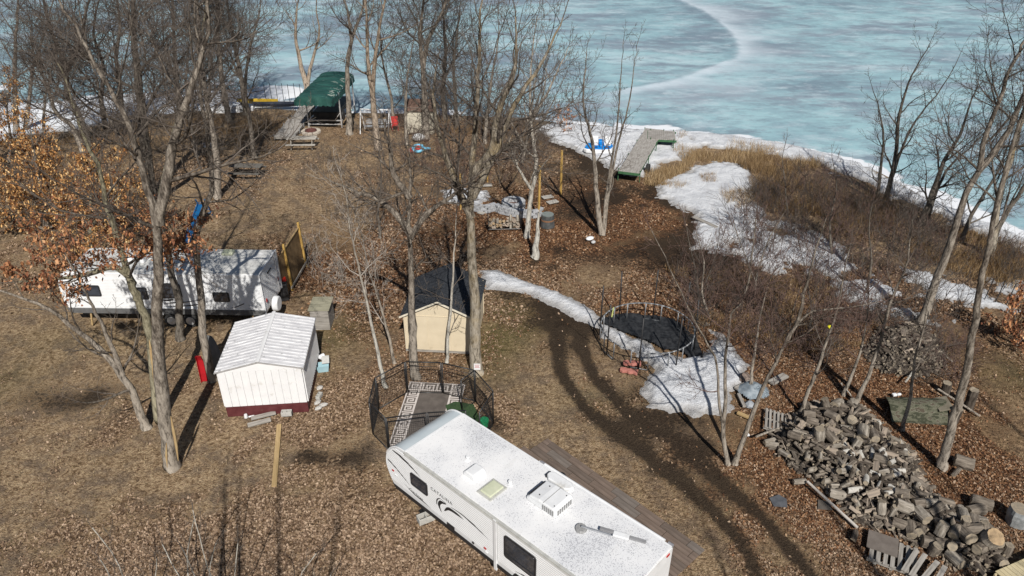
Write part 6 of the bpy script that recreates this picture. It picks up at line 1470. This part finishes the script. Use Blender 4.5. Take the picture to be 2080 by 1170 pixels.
for yy in (-3.5, 3.9):
    for k in range(24):
        x0 = -1.7 + 3.4 * k / 24; x1 = -1.7 + 3.4 * (k + 1) / 24; z0 = float(can_z(np.array(x0), np.array(yy))); z1 = float(can_z(np.array(x1), np.array(yy)))
        m.add([(x0, yy, z0), (x1, yy, z1), (x1, yy - .05 * math.sin(k), 2.3 - .05 * math.sin(k * 2.1)), (x0, yy - .05 * math.sin(k - 1), 2.3 - .05 * math.sin(k * 2.1 - 2.1))], [(0, 1, 2, 3)])
v_ = m.build('valance', GC, co)
m = MB()
for k in range(34):
    y_ = -3.3 + 7.0 * RR(); x_ = 1.25 + .42 * RR(); z_ = float(can_z(np.array(x_), np.array(y_))) + .012; l_ = .12 + .3 * RR(); w_ = .03 + .06 * RR()
    m.add([(x_ - l_, y_, float(can_z(np.array(x_ - l_), np.array(y_))) + .012), (x_, y_ - w_, z_), (x_ + .02, y_ + w_, z_), (x_ - l_ * .8, y_ + w_ * .7, float(can_z(np.array(x_ - l_ * .8), np.array(y_))) + .014)], [(0, 1, 2, 3)])
m.build('torn_patches', simple('faded_canopy', (.38, .42, .38), (.2, .27, .24), 3, .8), co)['kind'] = 'stuff'
for x_ in (0, BW):
    for y_ in (0, BD):
        m = MB(); m.beam((x_, y_, -.3), (x_, y_, 2.7), .09, .09); m.build('post', ALU, bl)
    m = MB(); m.beam((x_, 0, .45), (x_, BD, .45), .08, .1); m.beam((x_, 0, 2.2), (x_, BD, 2.2), .05, .06); m.build('side_beam', ALU, bl)
for z_ in (.25, .55):
    m = MB(); m.beam((0, 0, z_), (BW, 0, z_), .08, .08); m.build('cross_beam', ALU, bl)
m = MB(); m.beam((BW, 0, 1.2), (BW - .5, 0, .55), .05, .05); m.build('brace', ALU, bl)
m = MB(); m.cyl((BW + .18, .1, 1.0), (BW + .24, .1, 1.0), .42, .42, 18); m.build('winch_wheel', BLACKM, bl)
m = MB(); m.prism([(-1.0, 1.1), (-.85, .5), (0, .32), (.85, .5), (1.0, 1.1)], .3, 4.9); bt = m.build('stored_boat', BLACK, None, .05); bt.location = (bl.location.x + 1.3, bl.location.y, 0); bt.rotation_euler = (0, 0, R(-2)); tag(bt, 'dark covered boat stored inside the boat lift', 'boat')
# campfire ring, picnic tables
x, y = P(632, 270); cr = thing('campfire_ring', 'round stone campfire ring in front of the boat lift', 'fire ring', (x, y, 0))
for k in range(11):
    t = 2 * math.pi * k / 11; m = MB(); m.prism([(.48 * math.cos(t), .48 * math.sin(t)), (.75 * math.cos(t + .03), .75 * math.sin(t + .03)), (.75 * math.cos(t + .52), .75 * math.sin(t + .52)), (.48 * math.cos(t + .53), .48 * math.sin(t + .53))], 0, .2, axis='z'); m.build('stone', simple('ring_stone', (.42, .37, .31), (.52, .47, .4), 6, .9) if k == 0 else bpy.data.materials['ring_stone'], cr, .03)
m = MB(); m.cyl((0, 0, .01), (0, 0, .08), .47, .47, 16); m.cyl((0, 0, .02), (0, 0, .26), .44, .44, 16, caps=False); m.build('ash_bed', simple('rust_ash', (.1, .035, .03), (.14, .07, .06), 9), cr)
def picnic(label, px, py, rz, mat):
    x, y = P(px, py); t = thing('picnic_table', label, 'picnic table', (x, y, 0), rz)
    for k in range(5):
        m = MB(); m.box((0, -.3 + .15 * k, .75), (2.1, .14, .04)); m.build('table_plank', mat, t)
    for s in (-1, 1):
        m = MB(); m.box((0, s * .68, .44), (2.1, .26, .04)); m.build('bench', mat, t)
    for x_ in (-.75, .75):
        for s in (-1, 1):
            m = MB(); m.beam((x_, s * .5, 0), (x_, s * .18, .73), .04, .09); m.build('leg', mat, t)
        m = MB(); m.beam((x_, -.75, .4), (x_, .75, .4), .04, .09); m.build('crossbar', mat, t)
picnic('pale weathered picnic table in front of the campfire ring', 616, 300, R(2), simple('pale_grey_wood', (.38, .35, .3), (.5, .47, .42), 5, .9, stretch=(.3, 3, 3)))
picnic('dark picnic table among the trunks at the left of the lawn', 504, 358, R(-4), simple('dark_old_wood', (.1, .095, .085), (.16, .15, .135), 5, .9, stretch=(.3, 3, 3)))
# garden swing
x, y = P(765, 268); gs = thing('garden_swing', 'white framed garden glider swing by the twin stemmed tree', 'garden swing', (x, y, 0), R(-6))
for x_ in (-1.1, 1.1):
    for s in (-1, 1):
        m = MB(); m.cyl((x_, s * .65, 0), (x_, 0, 1.75), .035, .035, 6); m.build('leg', WHITE, gs)
m = MB(); m.cyl((-1.15, 0, 1.75), (1.15, 0, 1.75), .035, .035, 6); m.build('top_bar', WHITE, gs)
for k in range(5):
    m = MB(); m.box((0, -.2 + .1 * k, .45), (1.7, .085, .025)); m.build('seat_slat', GALV, gs)
for k in range(3):
    m = MB(); m.box((0, .3 + .03 * k, .6 + .14 * k), (1.7, .02, .1)); m.build('back_slat', GALV, gs)
for x_ in (-.85, .85):
    m = MB(); m.cyl((x_, 0, .45), (x_, 0, 1.75), .015, .015, 5); m.build('hanger', GALV, gs)
# red chair
x, y = P(803, 264); rc_ = thing('lawn_chair', 'red plastic lawn chair right of the garden swing', 'chair', (x, y, 0), R(10))
RDP = simple('red_chair', (.5, .04, .035), (.4, .03, .025), 4, .5)
m = MB(); m.box((0, 0, .4), (.5, .48, .04)); m.build('seat', RDP, rc_, .01)
m = MB(); m.box((0, .26, .7), (.5, .04, .6), M=Matrix.Rotation(-.2, 3, 'X')); m.build('backrest', RDP, rc_, .01)
for a in (-.22, .22):
    for b in (-.2, .2):
        m = MB(); m.beam((a, b, 0), (a, b, .4), .04, .04); m.build('leg', RDP, rc_)
    m = MB(); m.beam((a * 1.15, -.2, .6), (a * 1.15, .25, .6), .05, .03); m.build('armrest', RDP, rc_)
# grey bench by chair
x, y = P(788, 262); m = MB(); m.box((0, 0, .4), (1.5, .35, .05))
for a in (-.6, .6): m.box((a, 0, .19), (.06, .3, .38))
prop('bench', 'low grey bench behind the red lawn chair', 'bench', m, GREYWOOD, x, y + .8, 0, R(-8))
# lakeside shed
x, y = P(828, 272); ls = thing('lakeside_shed', 'small cream shed with a brown roof close to the shoreline', 'shed', (x, y, 0), R(-4))
m = MB(); m.prism([(0, 0), (2.0, 0), (2.0, 1.85), (0, 1.85)], 0, 1.9); m.build('wall', simple('cream_b', (.56, .52, .42), (.48, .44, .36), 3, .7), ls)
m = MB(); m.box((1.55, -.02, .9), (.75, .03, 1.7)); m.build('door', simple('cream_c', (.5, .46, .37)), ls, .01)
BR = simple('brown_shingle', (.1, .06, .045), (.17, .11, .085), 10, .9, bmp=.4)
for s, (y0, z0, y1, z1) in enumerate([(-.15, 1.8, .95, 2.4), (2.05, 1.8, .95, 2.4)]):
    m = MB(); m.prism([(y0, z0), (y1, z1), (y1, z1 + .05), (y0, z0 + .05)], -.12, 2.12, axis='x'); m.build('roof_slope', BR, ls)
m = MB(); m.prism([(0.0, 1.84), (1.9, 1.84), (.95, 2.38)], 0.0, 2.0, axis='x'); m.build('gable', bpy.data.materials['cream_b'], ls)
# striped cushion and blue toy pile
def zebra():
    m, n, l, b = newmat('zebra_cloth', .8, .2); co = n.new('ShaderNodeTexCoord').outputs['Object']; w = n.new('ShaderNodeTexWave'); w.inputs['Scale'].default_value = 3; w.inputs['Distortion'].default_value = 4; l.new(co, w.inputs[0])
    l.new(ramp(n, l, w.outputs['Fac'], [(.45, (.02, .02, .02)), (.5, (.75, .75, .75))]), b.inputs['Base Color']); return m
x, y = P(851, 287); m = MB(); m.ball((0, 0, .3), .45, 14, 8, sc=(1.1, .7, .65)); prop('striped_cushion', 'black and white striped cushion in front of the lakeside shed', 'cushion', m, zebra(), x, y, 0, .2, 0, True)
x, y = P(850, 308); tp = thing('inflatable_toys', 'pile of blue and red inflatable toys below the lakeside shed', 'inflatable toy', (x, y, 0))
LBL = simple('light_blue_vinyl', (.1, .35, .55), (.2, .5, .65), 4, .35); RDV = simple('red_vinyl', (.5, .06, .05), (.4, .04, .04), 4, .4)
def torus(mb, c, R_, r_, n_=14, k=7, tilt=0):
    vs = []; 
    for i in range(n_):
        a = 2 * math.pi * i / n_
        for j in range(k):
            b = 2 * math.pi * j / k; q = Vector(((R_ + r_ * math.cos(b)) * math.cos(a), (R_ + r_ * math.cos(b)) * math.sin(a), r_ * math.sin(b))); q.rotate(Matrix.Rotation(tilt, 3, 'X').to_euler()); vs.append((q.x + c[0], q.y + c[1], q.z + c[2]))
    mb.add(vs, [(i * k + j, ((i + 1) % n_) * k + j, ((i + 1) % n_) * k + (j + 1) % k, i * k + (j + 1) % k) for i in range(n_) for j in range(k)])
m = MB(); torus(m, (0, 0, .25), .38, .11, tilt=.3); m.build('blue_ring', LBL, tp, smooth=True)
m = MB(); torus(m, (.55, .1, .2), .25, .09, tilt=-.3); m.build('blue_ring', LBL, tp, smooth=True)
m = MB(); torus(m, (-.45, -.1, .15), .22, .08, tilt=.1); m.build('red_ring', RDV, tp, smooth=True)
m = MB(); m.ball((0, 0, .25), .22, 10, 6); m.build('red_ball', RDV, tp, smooth=True)
# boats and canoes by the left shore
x, y = P(468, 224); m = MB(); n_ = 12; vs = []
for i in range(n_ + 1):
    t = i / n_; w = .75 * math.sin(math.pi * min(1, .12 + t * .88)) ** .5; h = .55 * (1 - .25 * t)
    for k in range(7): a = math.pi * k / 6; vs.append((-1.9 + 3.8 * t, -w * math.cos(a), h * math.sin(a) ** .6))
m.add(vs, [(i * 7 + k, i * 7 + k + 1, i * 7 + k + 8, i * 7 + k + 7) for i in range(n_) for k in range(6)])
prop('rowing_boat', 'white boat lying upside down on the left shore', 'boat', m, WHITE, x, y, -.1, .1, 0, True)
def canoe(label, px, py, rz, mat, L=4.4, W=.42, z=.0):
    x, y = P(px, py); m = MB(); n_ = 14; vs = []
    for i in range(n_ + 1):
        t = i / n_; w = W * (1 - abs(2 * t - 1) ** 2.2) + .01; rise = .12 * abs(2 * t - 1) ** 3
        for k in range(7): a = math.pi * k / 6; vs.append((-L / 2 + L * t, -w * math.cos(a), .34 - .3 * math.sin(a) ** .7 + rise))
    m.add(vs, [(i * 7 + k, i * 7 + k + 1, i * 7 + k + 8, i * 7 + k + 7) for i in range(n_) for k in range(6)])
    o = prop('canoe', label, 'canoe', m, mat, x, y, z, rz); q = o.modifiers.new('shell', 'SOLIDIFY'); q.thickness = .03; return o
canoe('yellow canoe on the snow beside the dark shoreline tree', 524, 211, R(-3), simple('yellow_gel', (.5, .34, .03), (.4, .27, .03), 4, .4), 3.6)
canoe('long dark canoe in front of the yellow one', 570, 217, R(2), simple('navy_gel', (.015, .02, .035), (.03, .035, .05), 4, .4), 4.6)
for i in range(9):
    px = 540 + 12 * i; x, y = P(px, 204 - 2 * (i % 2)); m = MB(); m.cyl((0, 0, -.3), (.02, 0, 1.5), .025, .025, 5)
    prop('dock_stake', 'thin dark metal stake in the row behind the canoes', 'stake', m, BLACKM, x, y, -.1, group='metal stakes in a row behind the canoes')
